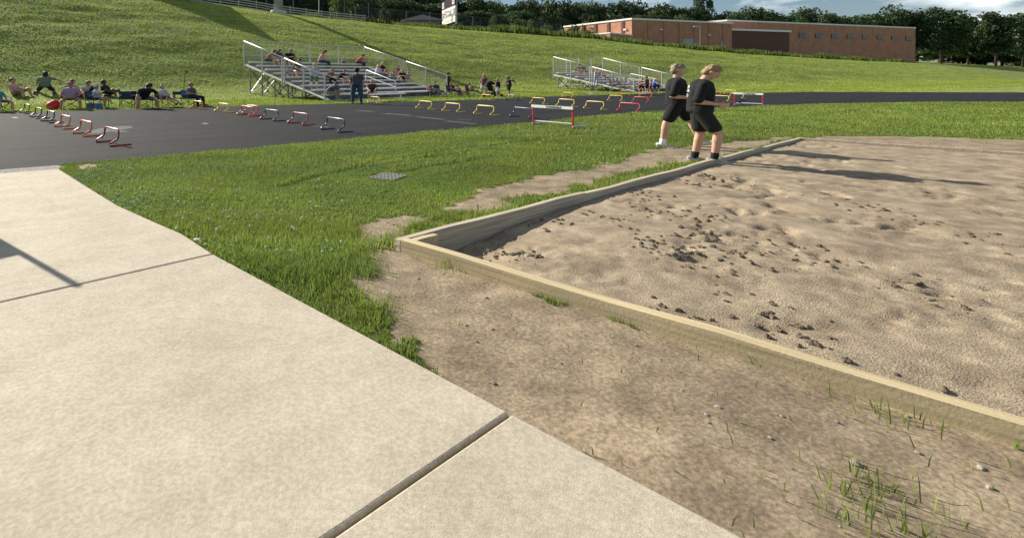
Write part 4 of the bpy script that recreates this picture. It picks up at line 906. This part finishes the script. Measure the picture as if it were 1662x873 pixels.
    so = obj('shirt', sh, cm('shirt', tuple(shirt), .9), root); remesh(so, vox*1.1, 8)
    lo = obj('trousers' if kind == 'pants' else 'shorts', lg, cm('legwear', tuple(legc), .9), root); remesh(lo, vox*1.1, 6)
    hm = MB(); hm.ell(L(hc-Hf*.016+Hd*.040), (.084, .098, .092), MH_)
    hm.ell(L(hc-Hf*.045-Hd*.01), (.078, .068, .085), MH_)
    if hairlen > 0:
        hm.cone(L(hc-Hf*.07+Hd*.02), L(hc-Hf*.085-Hd*(.08+.30*hairlen)), .072, .055)
        for sd in (-1, 1): hm.cone(L(hc+Hx*.055*sd-Hf*.04), L(hc+Hx*.07*sd-Hf*.05-Hd*(.06+.22*hairlen)), .045, .035)
    if vox < .012:
        for _ in range(70):
            a = random.uniform(0, 6.28); t_ = random.uniform(.0, 1.45); c_ = hc-Hf*.014+Hd*.042
            dv_ = Hx*math.sin(t_)*math.cos(a)*.082+Hf*math.sin(t_)*math.sin(a)*.1+Hd*math.cos(t_)*.092
            if dv_.dot(Hf) > .07 and dv_.dot(Hd) < .03: continue
            hm.ell(L(c_+dv_), (.017, .024, .012), MH_, 7, 5)
    ho = obj('hair', hm, mat('hair', tuple(hair), .65, var=.3, scale=30), root, smooth=True); remesh(ho, min(vox, .014)*.8, 2)
    if vox < .012:
        for sd in (-1, 1):
            obj('eye', MB().ell(L(hc+Hf*.078+Hx*.032*sd+Hd*.018), (.013, .009, .007), MH_), cm('eye_white', (.5, .48, .45), .3), root, smooth=True)
            obj('eyebrow', MB().cone(L(hc+Hf*.088+Hx*.016*sd+Hd*.038), L(hc+Hf*.080+Hx*.048*sd+Hd*.038), .005, .004, 6), cm('brow', tuple(c*.6 for c in hair)), root)
        obj('lips', MB().cone(L(hc+Hf*.088-Hd*.052-Hx*.018), L(hc+Hf*.088-Hd*.052+Hx*.018), .006, .006, 6), cm('lips', (.42, .17, .14), .5), root, smooth=True)
    if cap:
        c_ = MB(); c_.ell(L(hc+Hd*.048-Hf*.008), (.092, .106, .085), MH_); c_.ell(L(hc+Hd*.05+Hf*.115), (.07, .07, .012), MH_)
        obj('cap', c_, cm('cap', tuple(cap), .8), root, smooth=True)
    if glasses: obj('sunglasses', MB().cone(L(hc+Hf*.085+Hd*.018-Hx*.045), L(hc+Hf*.085+Hd*.018+Hx*.045), .018, .018, 8), cm('dark_glass', (.02, .025, .03), .15), root, smooth=True)
    root['_s'] = s
    return root, dict(hc=hc+up, T=T, Fw=Fw, P=Pv+up, MT=MT, s=s)
def ztop(v, Y): return CAM_H+(HZ-v)/F*Y
G1 = 'spectators seated on the left bleacher'; G2 = 'spectators on the right bleacher'; G3 = 'spectators on the grass at the left'; G4 = 'spectators between the two bleachers'
BLK = (.012, .012, .014); DEN = (.03, .05, .10); GRY = (.22, .22, .23); WHT = (.62, .62, .62); PNK = (.52, .27, .27); BRN = (.06, .035, .02); BLD = (.42, .30, .16); KHK = (.26, .22, .15)
# --- the two boys in black beside the sand pit
x, y = gp(1098, 238.5)
r1_, i1 = build_person('tall boy in black shirt and shorts with white socks and shoes behind his friend', (x, y, .004), 4, 'walk_a', top=ztop(104.5, y), skin='fair', shirt=(.010, .010, .013), legc=(.008, .008, .010), hair=(.22, .19, .13), b=1.10, k=1.34, vox=.0085, sleeves=.86, loose=.010, shoe=(.62, .62, .62), sock=(.78, .78, .78), group='boys in black beside the sand pit')
x, y = gp(1136, 264)
r2_, i2 = build_person('blond boy in black with black socks and grey shoes looking at his phone', (x, y, .0), 5, 'walk_b', top=ztop(106.5, y), skin='fair', shirt=(.010, .010, .012), legc=(.016, .018, .014), hair=(.27, .19, .10), b=1.12, k=1.34, vox=.0085, sleeves=.9, loose=.010, shoe=(.30, .31, .30), sock=(.012, .012, .012), group='boys in black beside the sand pit')
def shirt_text(root, inf, txt, size, back, dx, t, stack=False, rot=0):
    T, Fw, Pc = inf['T'], inf['Fw'], inf['P']; sg = -1 if back else 1
    o = obj('lettering', text_mesh(txt, size, .0015), cm('white_print', (.6, .6, .6)), next(c for c in root.children if c.name.startswith('shirt')))
    xa = Vector((1, 0, 0))*(1 if back else -1); za = Fw*sg; ya = za.cross(xa)
    M = Matrix((xa, ya, za)).transposed().to_4x4(); M.translation = Pc+T*t+Fw*sg*.20+Vector((dx, 0, 0)); o.matrix_local = M @ Matrix.Rotation(R(rot), 4, 'Z')
    w_ = o.modifiers.new('wrap', 'SHRINKWRAP'); w_.target = o.parent; w_.offset = .006; w_.wrap_mode = 'ABOVE_SURFACE'
    return o
for i, tx_ in enumerate(('TEAM', 'TRACK', 'FIELD')): shirt_text(r2_, i2, tx_, .075, True, .0, .40-.085*i)
shirt_text(r1_, i1, 'TRACK', .05, False, .04, .36)
# phone
ph_ = obj('phone', MB().box((0, 0, 0), (.08, .15, .01)), cm('phone_black', (.01, .01, .012), .2), bevel=.003)
ph_.location = (r2_.location.x+.56, r2_.location.y-.28, 1.13); ph_.rotation_euler = (R(20), R(8), R(-70)); tag(ph_, 'black phone held in the hands of the near boy', 'phone')
# --- left bleacher
def on1(label, u, row, vt, pose, face=-50, **k):
    x, y, z = seat_on(O1, 45, Y1, Z1, row, u); return build_person(label, (x, y, z+.0), face, pose, top=ztop(vt, y), group=G1, **k)
on1('woman in dark clothes leaning on her knees at the left end of the top row', 433, 8, 82, 'sit_lean', -20, shirt=(.22, .10, .09), legc=BLK, hairlen=.6, hair=(.04, .02, .015), sleeves=.2)
on1('dark haired woman in grey second from the left on the top row', 450, 8, 80.5, 'sit_phone', -60, shirt=(.06, .07, .08), legc=GRY, hairlen=.4)
on1('big man in black shirt third from the left on the top row', 468, 8, 80, 'sit_phone', -60, shirt=BLK, legc=BLK, b=1.3, hair=(.25, .18, .12), cap=(.25, .22, .16))
on1('man in dark top and dark hair sitting below the big man in black', 479, 5, 96, 'sit_lean', -60, shirt=(.03, .025, .03), legc=BLK, leglen='short')
on1('fair haired small child in blue behind the left side rail', 466, 4, 111, 'toddler', -60, shirt=(.3, .26, .28), legc=(.08, .14, .35), hair=(.45, .25, .12))
on1('woman with long brown hair and pink top alone on the top row', 520, 8, 81, 'sit_phone', -5, shirt=(.48, .26, .22), legc=DEN, leglen='pants', hairlen=.9, hair=(.07, .03, .02))
on1('toddler in grey near the right end of the top row', 557, 8, 92, 'toddler', -20, shirt=(.25, .25, .26), legc=(.05, .05, .07), hair=(.35, .25, .16))
on1('boy in red shirt and jeans at the right end of the top row', 580, 8, 89, 'sit_lean', -20, shirt=(.55, .10, .06), legc=DEN, leglen='pants', hair=(.03, .02, .02), skin='tan')
on1('person in brown shirt on the left of a pair in the middle rows', 531, 3, 112, 'sit_lean', -50, shirt=(.20, .13, .10), legc=BLK, hair=(.22, .10, .05), leglen='pants')
on1('boy in black shirt with bare legs in the middle rows', 551, 3, 114, 'sit_lean', -40, shirt=BLK, legc=BLK, leglen='short')
on1('large man in blue grey shirt hunched on the front row behind the rail', 533, 0, 133, 'sit_lean', -15, shirt=(.07, .10, .13), legc=KHK, b=1.35, leglen='pants', hair=(.03, .02, .02), sleeves=.9)
on1('orange haired boy in dark shirt on the front row right of the standing man', 604, 0, 130, 'sit_lean', -90, shirt=(.05, .045, .05), legc=(.05, .05, .06), hair=(.40, .18, .06))
on1('fair haired woman in light blue shirt at the left of the crowded group', 612, 4, 105, 'sit', -20, shirt=(.42, .50, .62), legc=DEN, leglen='pants', hair=(.38, .24, .11), hairlen=.3, sleeves=.9, b=1.15)
on1('blond woman in black sitting behind the woman in light blue', 619, 5, 101.5, 'sit', -40, shirt=BLK, legc=BLK, hair=(.42, .27, .12), hairlen=.5)
on1('small blond child in salmon pink beside the woman in light blue', 625, 4, 113, 'toddler', -70, shirt=(.55, .24, .18), legc=DEN, hair=(.45, .28, .15))
on1('fair woman in pale pink top in the middle of the crowded group', 637, 4, 114, 'sit_lean', -60, shirt=(.50, .30, .25), legc=(.4, .25, .2), hair=(.42, .26, .12), hairlen=.4, skin='pale')
on1('person in maroon shirt and dark cap behind the crowded group', 645, 5, 107, 'sit', -60, shirt=(.20, .03, .05), legc=BLK, cap=(.02, .02, .03))
on1('dark shirted teenager with brown hair in the crowded group', 652, 3, 114, 'sit_phone', -70, shirt=BLK, legc=BLK, hair=(.25, .13, .06))
on1('girl in black and white top with bare legs at the right of the group', 660, 3, 116.5, 'sit_lean', -70, shirt=(.35, .35, .36), legc=BLK, leglen='short', hair=(.30, .19, .10), skin='pale')
on1('bald baby with a pink top behind the crowded group', 651, 4, 112.5, 'toddler', -70, shirt=(.45, .25, .25), legc=PNK, hair=(.40, .26, .18))
x, y, z = seat_on(O1, 45, Y1, Z1, 2, 510); build_person('woman in light blue top and orange cap standing on the lower rows behind the rail', (x, y, z-.36), -60, 'stand_phone', top=ztop(103, y), shirt=(.32, .40, .44), legc=(.04, .08, .06), cap=(.50, .24, .07), hair=(.3, .15, .07), group=G1, skin='pale', b=1.1)
x, y = gp(579, 169); build_person('bearded broad man in dark grey shirt and jeans standing with his back turned', (x, y, .01), 80, 'stand', top=ztop(110.5, y), shirt=(.06, .065, .07), legc=(.035, .075, .12), leglen='pants', cap=(.02, .02, .025), b=1.12, k=1.34, hair=(.03, .02, .02), shoe=(.2, .18, .15), loose=.012)
# --- right bleacher
def on2(label, u, row, vt, pose, face=-60, **k):
    x, y, z = seat_on(O2, 33, Y2, Z2, row, u); return build_person(label, (x, y, z), face, pose, top=ztop(vt, y), group=G2, vox=.022, **k)
on2('person in olive top at the left of the top row of the right bleacher', 933, 7, 105, 'sit_lean', -40, shirt=(.12, .12, .08), legc=KHK, b=1.2)
on2('man in dark shirt second on the top row of the right bleacher', 945, 7, 105, 'sit', -50, shirt=(.04, .045, .055), legc=BLK, hair=(.3, .24, .18))
on2('dark haired person in white near the rail of the right bleacher', 972, 6, 108, 'sit', -40, shirt=(.4, .4, .4), legc=BLK)
x, y, z = seat_on(O2, 33, Y2, Z2, 3, 963); build_person('woman in white top and pale jeans standing on the right bleacher', (x, y-.6, z-.36), -30, 'stand_phone', top=ztop(111.5, y), shirt=(.50, .42, .42), legc=(.3, .36, .45), leglen='pants', hair=(.3, .2, .12), group=G2, vox=.022)
on2('dark haired person in white in the lower middle of the right bleacher', 994, 3, 124, 'sit', shirt=(.5, .5, .5), legc=BLK, hair=(.03, .015, .015))
on2('second spectator in white in the lower middle of the right bleacher', 999, 3, 125, 'sit_lean', shirt=(.55, .52, .5), legc=GRY, hair=(.25, .15, .1), hairlen=.3)
on2('grey haired spectator in pale top in the lower rows of the right bleacher', 1006, 3, 125, 'sit', shirt=(.4, .36, .34), legc=GRY, hair=(.3, .28, .26))
on2('spectator in dark red top low on the right bleacher', 988, 2, 130, 'sit_lean', shirt=(.16, .06, .07), legc=BLK)
on2('spectator in mauve top low on the right bleacher', 1003, 1, 133, 'sit_lean', shirt=(.25, .18, .2), legc=(.1, .06, .06), hair=(.12, .06, .03))
on2('spectator with sandy hair and pink top near the right end of the lower rows', 1021, 2, 128.5, 'sit', shirt=(.55, .4, .4), legc=GRY, hair=(.40, .22, .13), b=1.2)
on2('child in yellow bending forward on the front row of the right bleacher', 1027, 0, 138, 'sit_lean', -10, shirt=(.60, .48, .08), legc=(.02, .08, .07), hair=(.55, .42, .14))
on2('spectator in navy top sitting alone in the middle of the right bleacher', 980, 4, 119.5, 'sit', shirt=(.04, .06, .14), legc=GRY, hair=(.2, .12, .07))
on2('spectator in pale green top near the right end of the middle rows', 1013, 3, 124.5, 'sit_lean', shirt=(.25, .32, .25), legc=BLK, hair=(.05, .03, .02))
on2('child in light top low on the right bleacher beside the one in mauve', 1011, 1, 134, 'sit', shirt=(.5, .48, .5), legc=DEN, hair=(.3, .2, .12))
for lb, u, vb, vt, po, fa, kw in (
 ('girl in bright pink shirt at the right end of the right bleacher', 1041, 152, 127.5, 'stand_phone', -60, dict(shirt=(.55, .12, .20), legc=BLK, hair=(.4, .26, .15))),
 ('adult in dark green shirt with bare legs standing at the track edge', 1050, 152.6, 124, 'stand_arm_out', 170, dict(shirt=(.05, .09, .075), legc=BLK, hair=(.25, .16, .1), b=1.2)),
 ('child in blue shirt standing at the track edge left of the boys', 1062, 152.3, 128.5, 'stand_arm_out', 10, dict(shirt=(.02, .12, .50), legc=(.02, .03, .09), hair=(.5, .4, .3))),
 ('person in white with dark hair behind the child in blue', 1066, 151.5, 125, 'stand', -80, dict(shirt=(.5, .45, .45), legc=BLK, hair=(.02, .02, .02))),
 ('person in red shirt stooping behind the child in blue', 1056, 151.6, 131, 'stand_phone', 0, dict(shirt=(.45, .04, .06), legc=BLK, hair=(.2, .1, .06)))):
    x, y = gp(u, vb); build_person(lb, (x, y, .0), fa, po, top=ztop(vt, y), group='people standing at the end of the right bleacher', vox=.022, **kw)
# ------------------------------------------------------------------ camp chairs and people on the grass
def camp_chair(x, y, z, face, label, col, s=1.0, group='folding camp chairs'):
    face = min(face, -58); face = face+math.degrees(math.atan2(y, x))-90
    t = thing('camp_chair', label, 'camp chair', (x, y, z), R(face-90), group, (1.2*s, 1.2*s, s)); m = cm('chair_fabric', tuple(col), .9); fr = cm('chair_frame', (.03, .03, .035), .5)
    V = []; n = 7
    for j in range(n):
        for i in range(n):
            a = -1+2*i/(n-1); b = -1+2*j/(n-1); V.append((a*.27, b*.24, .44-.05*(1-a*a)*(1-b*b)+.03*b))
    f = [(j*n+i, j*n+i+1, (j+1)*n+i+1, (j+1)*n+i) for j in range(n-1) for i in range(n-1)]
    o = obj('seat', MB().add(V, f), m, t, smooth=True); sd = o.modifiers.new('t', 'SOLIDIFY'); sd.thickness = .012
    V = []
    for j in range(n):
        for i in range(n):
            a = -1+2*i/(n-1); b = j/(n-1); V.append((a*.29, -.24-.14*b-.05*(1-a*a), .40+.40*b))
    o = obj('backrest', MB().add(V, f), m, t, smooth=True); sd = o.modifiers.new('t', 'SOLIDIFY'); sd.thickness = .012
    for sx in (-1, 1):
        obj('arm_rest', MB().box((sx*.31, .0, .62), (.07, .46, .02)), m, t)
        obj('leg', MB().tube([(sx*.30, .26, 0), (sx*.31, .23, .62)], .013, 6), fr, t); obj('leg', MB().tube([(sx*.30, -.24, 0), (sx*.29, -.36, .80)], .013, 6), fr, t)
        obj('side_brace', MB().tube([(sx*.30, -.24, .02), (sx*.30, .25, .44)], .011, 6), fr, t)
    obj('front_cross', MB().tube([(-.30, .26, .02), (.28, .25, .42)], .011, 6), fr, t); obj('front_cross', MB().tube([(.30, .28, .02), (-.28, .27, .42)], .011, 6), fr, t)
    obj('rear_cross', MB().tube([(-.30, -.24, .02), (.28, -.25, .40)], .011, 6), fr, t); obj('rear_cross', MB().tube([(.30, -.26, .02), (-.28, -.27, .40)], .011, 6), fr, t)
    return t
def on_chair(u, v, face, plabel, clabel, ccol, vt, pose, cs=1., group=G3, **k):
    x, y, z = hit(u, v); camp_chair(x, y, z, face, clabel, ccol, cs); fa = R(face)+math.atan2(y, x)-math.pi/2; fx, fy = math.cos(fa), math.sin(fa)
    return build_person(plabel, (x-.03*fx, y-.03*fy, z+.40*cs), face, pose, top=ztop(vt, y), group=group, **k)
on_chair(-3, 182, -50, 'person in teal shirt in a chair cut by the left edge of the photo', 'dark camp chair cut by the left edge of the photo', (.03, .035, .05), 139, 'sit_open', shirt=(.06, .28, .30), legc=GRY, b=1.1)
on_chair(114, 178, -88, 'heavy man in lilac shirt and red cap in the red chair', 'red camp chair under the heavy man in lilac', (.26, .02, .03), 133, 'sit_open', 1.05, shirt=(.36, .26, .33), legc=(.24, .20, .16), cap=(.30, .05, .06), b=1.25, skin='tan', shoe=(.3, .2, .15))
on_chair(158, 176.5, -30, 'woman in pale blue top and brown hat with crossed bare legs', 'dark camp chair under the woman in pale blue', (.03, .04, .06), 139, 'cross_leg', 1., shirt=(.42, .56, .62), legc=(.05, .06, .09), leglen='short', hair=(.18, .09, .05), cap=(.36, .24, .15), skin='tan', sleeves=.2, b=1.1)
on_chair(231, 176.5, -68, 'man in black shirt and grey shorts bending forward out of his chair', 'black camp chair behind the bending man', (.02, .02, .025), 133, 'bend', 1., shirt=(.015, .017, .018), legc=(.12, .125, .15), hair=(.02, .015, .012), skin='tan', b=1.1, shoe=(.03, .03, .03))
x, y, z = hit(208, 174.5); camp_chair(x, y, z, -80, 'navy camp chair standing empty at the left of the bending man', (.03, .045, .075), .95)
on_chair(268, 174.5, -40, 'woman in light grey top lying back with legs stretched out', 'dark camp chair under the woman lying back', (.04, .04, .05), 138.5, 'recline', .95, shirt=(.42, .44, .44), legc=BLK, leglen='short', hair=(.26, .15, .09), skin='fair', b=1.15, sleeves=.9, shoe=(.05, .04, .04))
on_chair(311, 173, -35, 'woman in sunglasses and dark trousers with arms folded beside a pole', 'blue camp chair under the woman with folded arms', (.05, .12, .28), 134.5, 'crossed_arms', 1., shirt=(.10, .09, .11), legc=(.012, .018, .022), leglen='pants', hair=(.22, .14, .09), glasses=True, skin='tan', b=1.35, shoe=(.02, .02, .02), sleeves=.4)
def on_grass(label, u, v, face, pose, vt, group=G3, **k):
    x, y, z = hit(u, v); return build_person(label, (x, y, z), face, pose, top=ztop(vt, y), group=group, **k)
on_grass('man in pink tank top sitting on the grass leaning on one arm', 26, 156, -40, 'ground_lean', 126, shirt=(.55, .30, .33), legc=(.25, .17, .17), sleeves=0, hair=(.04, .025, .02), b=1.15, skin='tan')
on_grass('dark haired person in grey green shirt kneeling with back turned', 73, 153.5, 85, 'kneel', 116.5, shirt=(.13, .16, .12), legc=(.03, .03, .05), hair=(.012, .01, .012), b=1.25, skin='tan', hairlen=.3, shoe=(.04, .035, .03))
on_grass('person in tan shirt sitting behind the heavy man in lilac', 110, 156, -50, 'ground', 122.5, shirt=(.30, .26, .20), legc=BLK, hair=(.03, .02, .015), b=1.2, skin='tan')
on_grass('small dark haired child in white top and red shorts on the grass', 138, 158, -60, 'ground', 128.5, shirt=(.40, .41, .42), legc=(.30, .03, .04), hair=(.03, .02, .015), sleeves=0, skin='tan')
on_grass('man in black sitting on the slope behind the woman in pale blue', 174, 157, -30, 'ground_lean', 124.5, shirt=(.02, .025, .022), legc=BLK, hair=(.012, .01, .01), skin='dark', b=1.2)
# things on the grass at the left
x, y, z = hit(86, 179); bp = thing('backpack', 'bright red backpack lying beside the red chair', 'backpack', (x, y, z), R(20), None, (.85, .9, .95))
mb = MB(); mb.ell((0, 0, .20), (.34, .20, .21)); mb.ell((.08, 0, .30), (.24, .17, .18)); obj('bag_body', mb, cm('bag_red', (.55, .03, .035), .6), bp, smooth=True)
obj('pocket', MB().ell((-.05, -.12, .13), (.2, .09, .1)), cm('bag_red_light', (.60, .08, .07), .6), bp, smooth=True)
obj('strap', MB().tube([(-.1, .02, .3), (.0, .03, .40), (.15, .02, .34)], .018, 6), cm('bag_black', (.02, .02, .02)), bp)
for u, v, lb in ((147, 177, 'small blue drink can cooler left of the other cooler'), (160, 177.5, 'blue soft cooler on the grass before the woman in pale blue')):
    x, y, z = hit(u, v); t = thing('cooler', lb, 'cooler', (x, y, z), R(10), None, (1.2, 1.2, 1)); obj('box', MB().box((0, 0, .12), (.24, .17, .24)), cm('cooler_blue', (.06, .14, .28), .6), t, bevel=.02); obj('lid', MB().box((0, 0, .26), (.25, .18, .04)), cm('cooler_lid', (.35, .40, .45), .6), t, bevel=.01)
x, y, z = hit(154, 157); t = thing('sun_hat', 'wide black sun umbrella with pale rim behind the brown hatted woman', 'umbrella', (x, y, z), R(0)); t.name = 'umbrella'; t.rotation_euler = (R(38), R(-14), 0)
obj('canopy', MB().add([(0, 0, .86)]+[(.62*math.cos(a), .45*math.sin(a), .60+.10*math.cos(a)) for a in np.linspace(0, 2*math.pi, 17)[:-1]], [(0, 1+i, 1+(i+1) % 16) for i in range(16)]), cm('umbrella_black', (.02, .02, .022)), t, smooth=True)
obj('rim', MB().tube([(.62*math.cos(a), .45*math.sin(a), .60+.10*math.cos(a)) for a in np.linspace(0, 2*math.pi, 25)], .014, 6), cm('umbrella_rim', (.5, .47, .42)), t); obj('shaft', MB().tube([(0, 0, 0), (0, 0, .86)], .012, 6), cm('chair_frame', (.03, .03, .035), .5), t)
x, y, z = hit(298, 158); t = thing('marker_pole', 'thin dark pole with a small clamp stuck in the grass', 'pole', (x, y, z)); obj('pole', MB().tube([(0, 0, -.1), (.03, 0, .8), (.14, 0, ztop(114, y)-z)], .018, 6), M_dark, t); obj('clamp', MB().box((.24, 0, ztop(117, y)-z), (.2, .06, .07)), M_dark, t)
x, y, z = hit(292, 160); t = thing('camp_table', 'low dark folding table with a pale edge between two chairs', 'table', (x, y, z)); obj('tabletop', MB().box((0, 0, .42), (.85, .45, .04)), cm('table_edge', (.35, .34, .3)), t); obj('cloth', MB().box((0, .0, .30), (.8, .40, .20)), cm('dark_cloth', (.03, .035, .04)), t)
for sx in (-.36, .36): obj('leg', MB().box((sx, 0, .2), (.03, .3, .4)), M_dark, t)
# --- between the bleachers
on_grass('small girl in coral shirt and dark jeans at the corner of the left bleacher', 697, 157.5, -80, 'stand', 136, G4, shirt=(.60, .22, .20), legc=(.02, .025, .06), leglen='pants', hair=(.35, .18, .09), skin='fair')
on_chair(709, 158, -50, 'man in dark blue shirt reclining in a chair by the bleacher', 'grey camp chair under the man in dark blue', (.15, .15, .16), 132.5, 'recline', 1., G4, shirt=(.04, .05, .07), legc=(.12, .13, .15), leglen='pants', hair=(.10, .06, .04), b=1.2)
on_grass('person in dark clothes and black cap standing behind the bleacher rail', 727, 152, -30, 'stand', 118, G4, shirt=(.03, .035, .06), legc=BLK, cap=(.01, .01, .012), leglen='pants', hair=(.02, .015, .012))
on_chair(736, 157.5, -25, 'woman with long brown hair and black top leaning back with jeans', 'dark camp chair under the woman in jeans', (.04, .05, .06), 134.5, 'recline', 1., G4, shirt=BLK, legc=(.03, .06, .10), leglen='pants', hair=(.20, .08, .04), hairlen=.7, sleeves=.2)
on_grass('child in pink leaning beside the woman in black top', 746, 156, -30, 'ground_lean', 136.5, G4, shirt=(.50, .20, .20), legc=(.4, .25, .18), hair=(.25, .15, .08))
on_chair(766, 156.5, -15, 'dark haired person in orange shirt lying back with pale jeans', 'low camp chair under the person in orange', (.05, .06, .07), 135, 'recline', .95, G4, shirt=(.62, .28, .16), legc=(.14, .19, .25), leglen='pants', hair=(.03, .02, .02), skin='tan')
on_grass('fair haired woman in tan top and white shorts standing left of the stroller', 785.5, 155.5, 60, 'stand', 121, G4, shirt=(.10, .06, .045), legc=(.62, .60, .60), hair=(.36, .22, .12), skin='tan', sleeves=.1)
on_grass('girl in black top and white shorts standing right of the stroller', 808.5, 158.5, 150, 'stand_phone', 128, G4, shirt=BLK, legc=(.66, .64, .64), hair=(.36, .22, .12), skin='tan', sleeves=.1)
on_grass('person all in black with grey cap carrying a child on the arm', 826, 158, 190, 'stand_arm_out', 124, G4, shirt=(.014, .014, .016), legc=(.014, .016, .016), cap=(.24, .24, .26), skin='tan', b=1.25)
x, y, z = hit(833, 157); build_person('small child in tan carried on the hip of the person in black', (x-.05, y+.05, z+.95), -60, 'toddler', top=ztop(129, y), shirt=(.25, .15, .10), legc=(.3, .2, .13), hair=(.05, .03, .02), skin='tan', group=G4)
x, y, z = hit(799, 158); t = thing('stroller', 'black baby stroller with folded hood between two girls in white shorts', 'stroller', (x, y, z), R(-60), None, (1.25, 1.25, 1))
bl = cm('stroller_black', (.014, .014, .016), .8)
obj('hood', MB().ell((0, -.12, .92), (.24, .3, .2), Matrix.Rotation(R(-25), 3, 'X')), bl, t, smooth=True)
V = [(-.2, -.25, .85), (.2, -.25, .85), (.2, -.05, .45), (-.2, -.05, .45), (-.2, .28, .42), (.2, .28, .42), (.2, .40, .25), (-.2, .40, .25)]
o = obj('seat', MB().add(V, [(0, 1, 2, 3), (3, 2, 5, 4), (4, 5, 6, 7)]), bl, t); o.modifiers.new('t', 'SOLIDIFY').thickness = .05
for sx in (-.24, .24):
    obj('frame_tube', MB().tube([(sx, .48, .12), (sx, -.1, .62), (sx, -.5, 1.02)], .016, 6), bl, t); obj('frame_tube', MB().tube([(sx, -.38, .12), (sx, .0, .62)], .016, 6), bl, t)
    for yy in (.48, -.38): obj('wheel', MB().tube([(sx-.02, yy, .11), (sx+.02, yy, .11)], .11, 14), bl, t)
obj('handle', MB().tube([(-.24, -.5, 1.02), (.24, -.5, 1.02)], .018, 6), bl, t); obj('basket', MB().box((0, .02, .24), (.4, .6, .16)), bl, t)
# bench in front of the left bleacher and low side bench
def bench(u0, v0, u1, v1, h, label, w=.3):
    a = Vector((*gp(u0, v0), 0)); b = Vector((*gp(u1, v1), 0)); L = (b-a).length; t = thing('bench', label, 'bench', a, math.atan2(b.y-a.y, b.x-a.x), 'aluminium team benches')
    obj('seat', MB().box((L/2, 0, h), (L, w, .05)), M_alu, t)
    for x in (.25, L-.3):
        obj('leg', MB().box((x, 0, h/2-.02), (.06, .06, h-.05)), M_alud, t); obj('foot', MB().box((x, 0, .03), (.08, w+.2, .05)), M_alud, t)
bench(602, 166, 656, 163, .42, 'long low aluminium bench standing in front of the left bleacher')
bench(646, 160.5, 702, 157.5, .42, 'short aluminium bench at the right end of the left bleacher')
# pole and board added outside the view to cast the shadow on the concrete
d = np.array((.775, -.632)); tip = np.array(gp(127, 471)); Hs = 2.1; basep = tip-d*(Hs/math.tan(R(SUN_EL)))
t = thing('shadow_stand', 'unseen pole with a rounded board added left of the view for its shadow', 'shadow caster', (basep[0], basep[1], .03))
obj('pole', MB().tube([(0, 0, 0), (0, 0, Hs)], .03, 10), M_galv, t)
q = np.array((-.632, -.775)); o = obj('board', MB().box((0, 0, 0), (.60, .04, .50)), cm('board_grey', (.3, .3, .3)), t, bevel=.03); o.location = (q[0]*.31, q[1]*.31, 1.25); o.rotation_euler = (0, 0, math.atan2(q[1], q[0]))
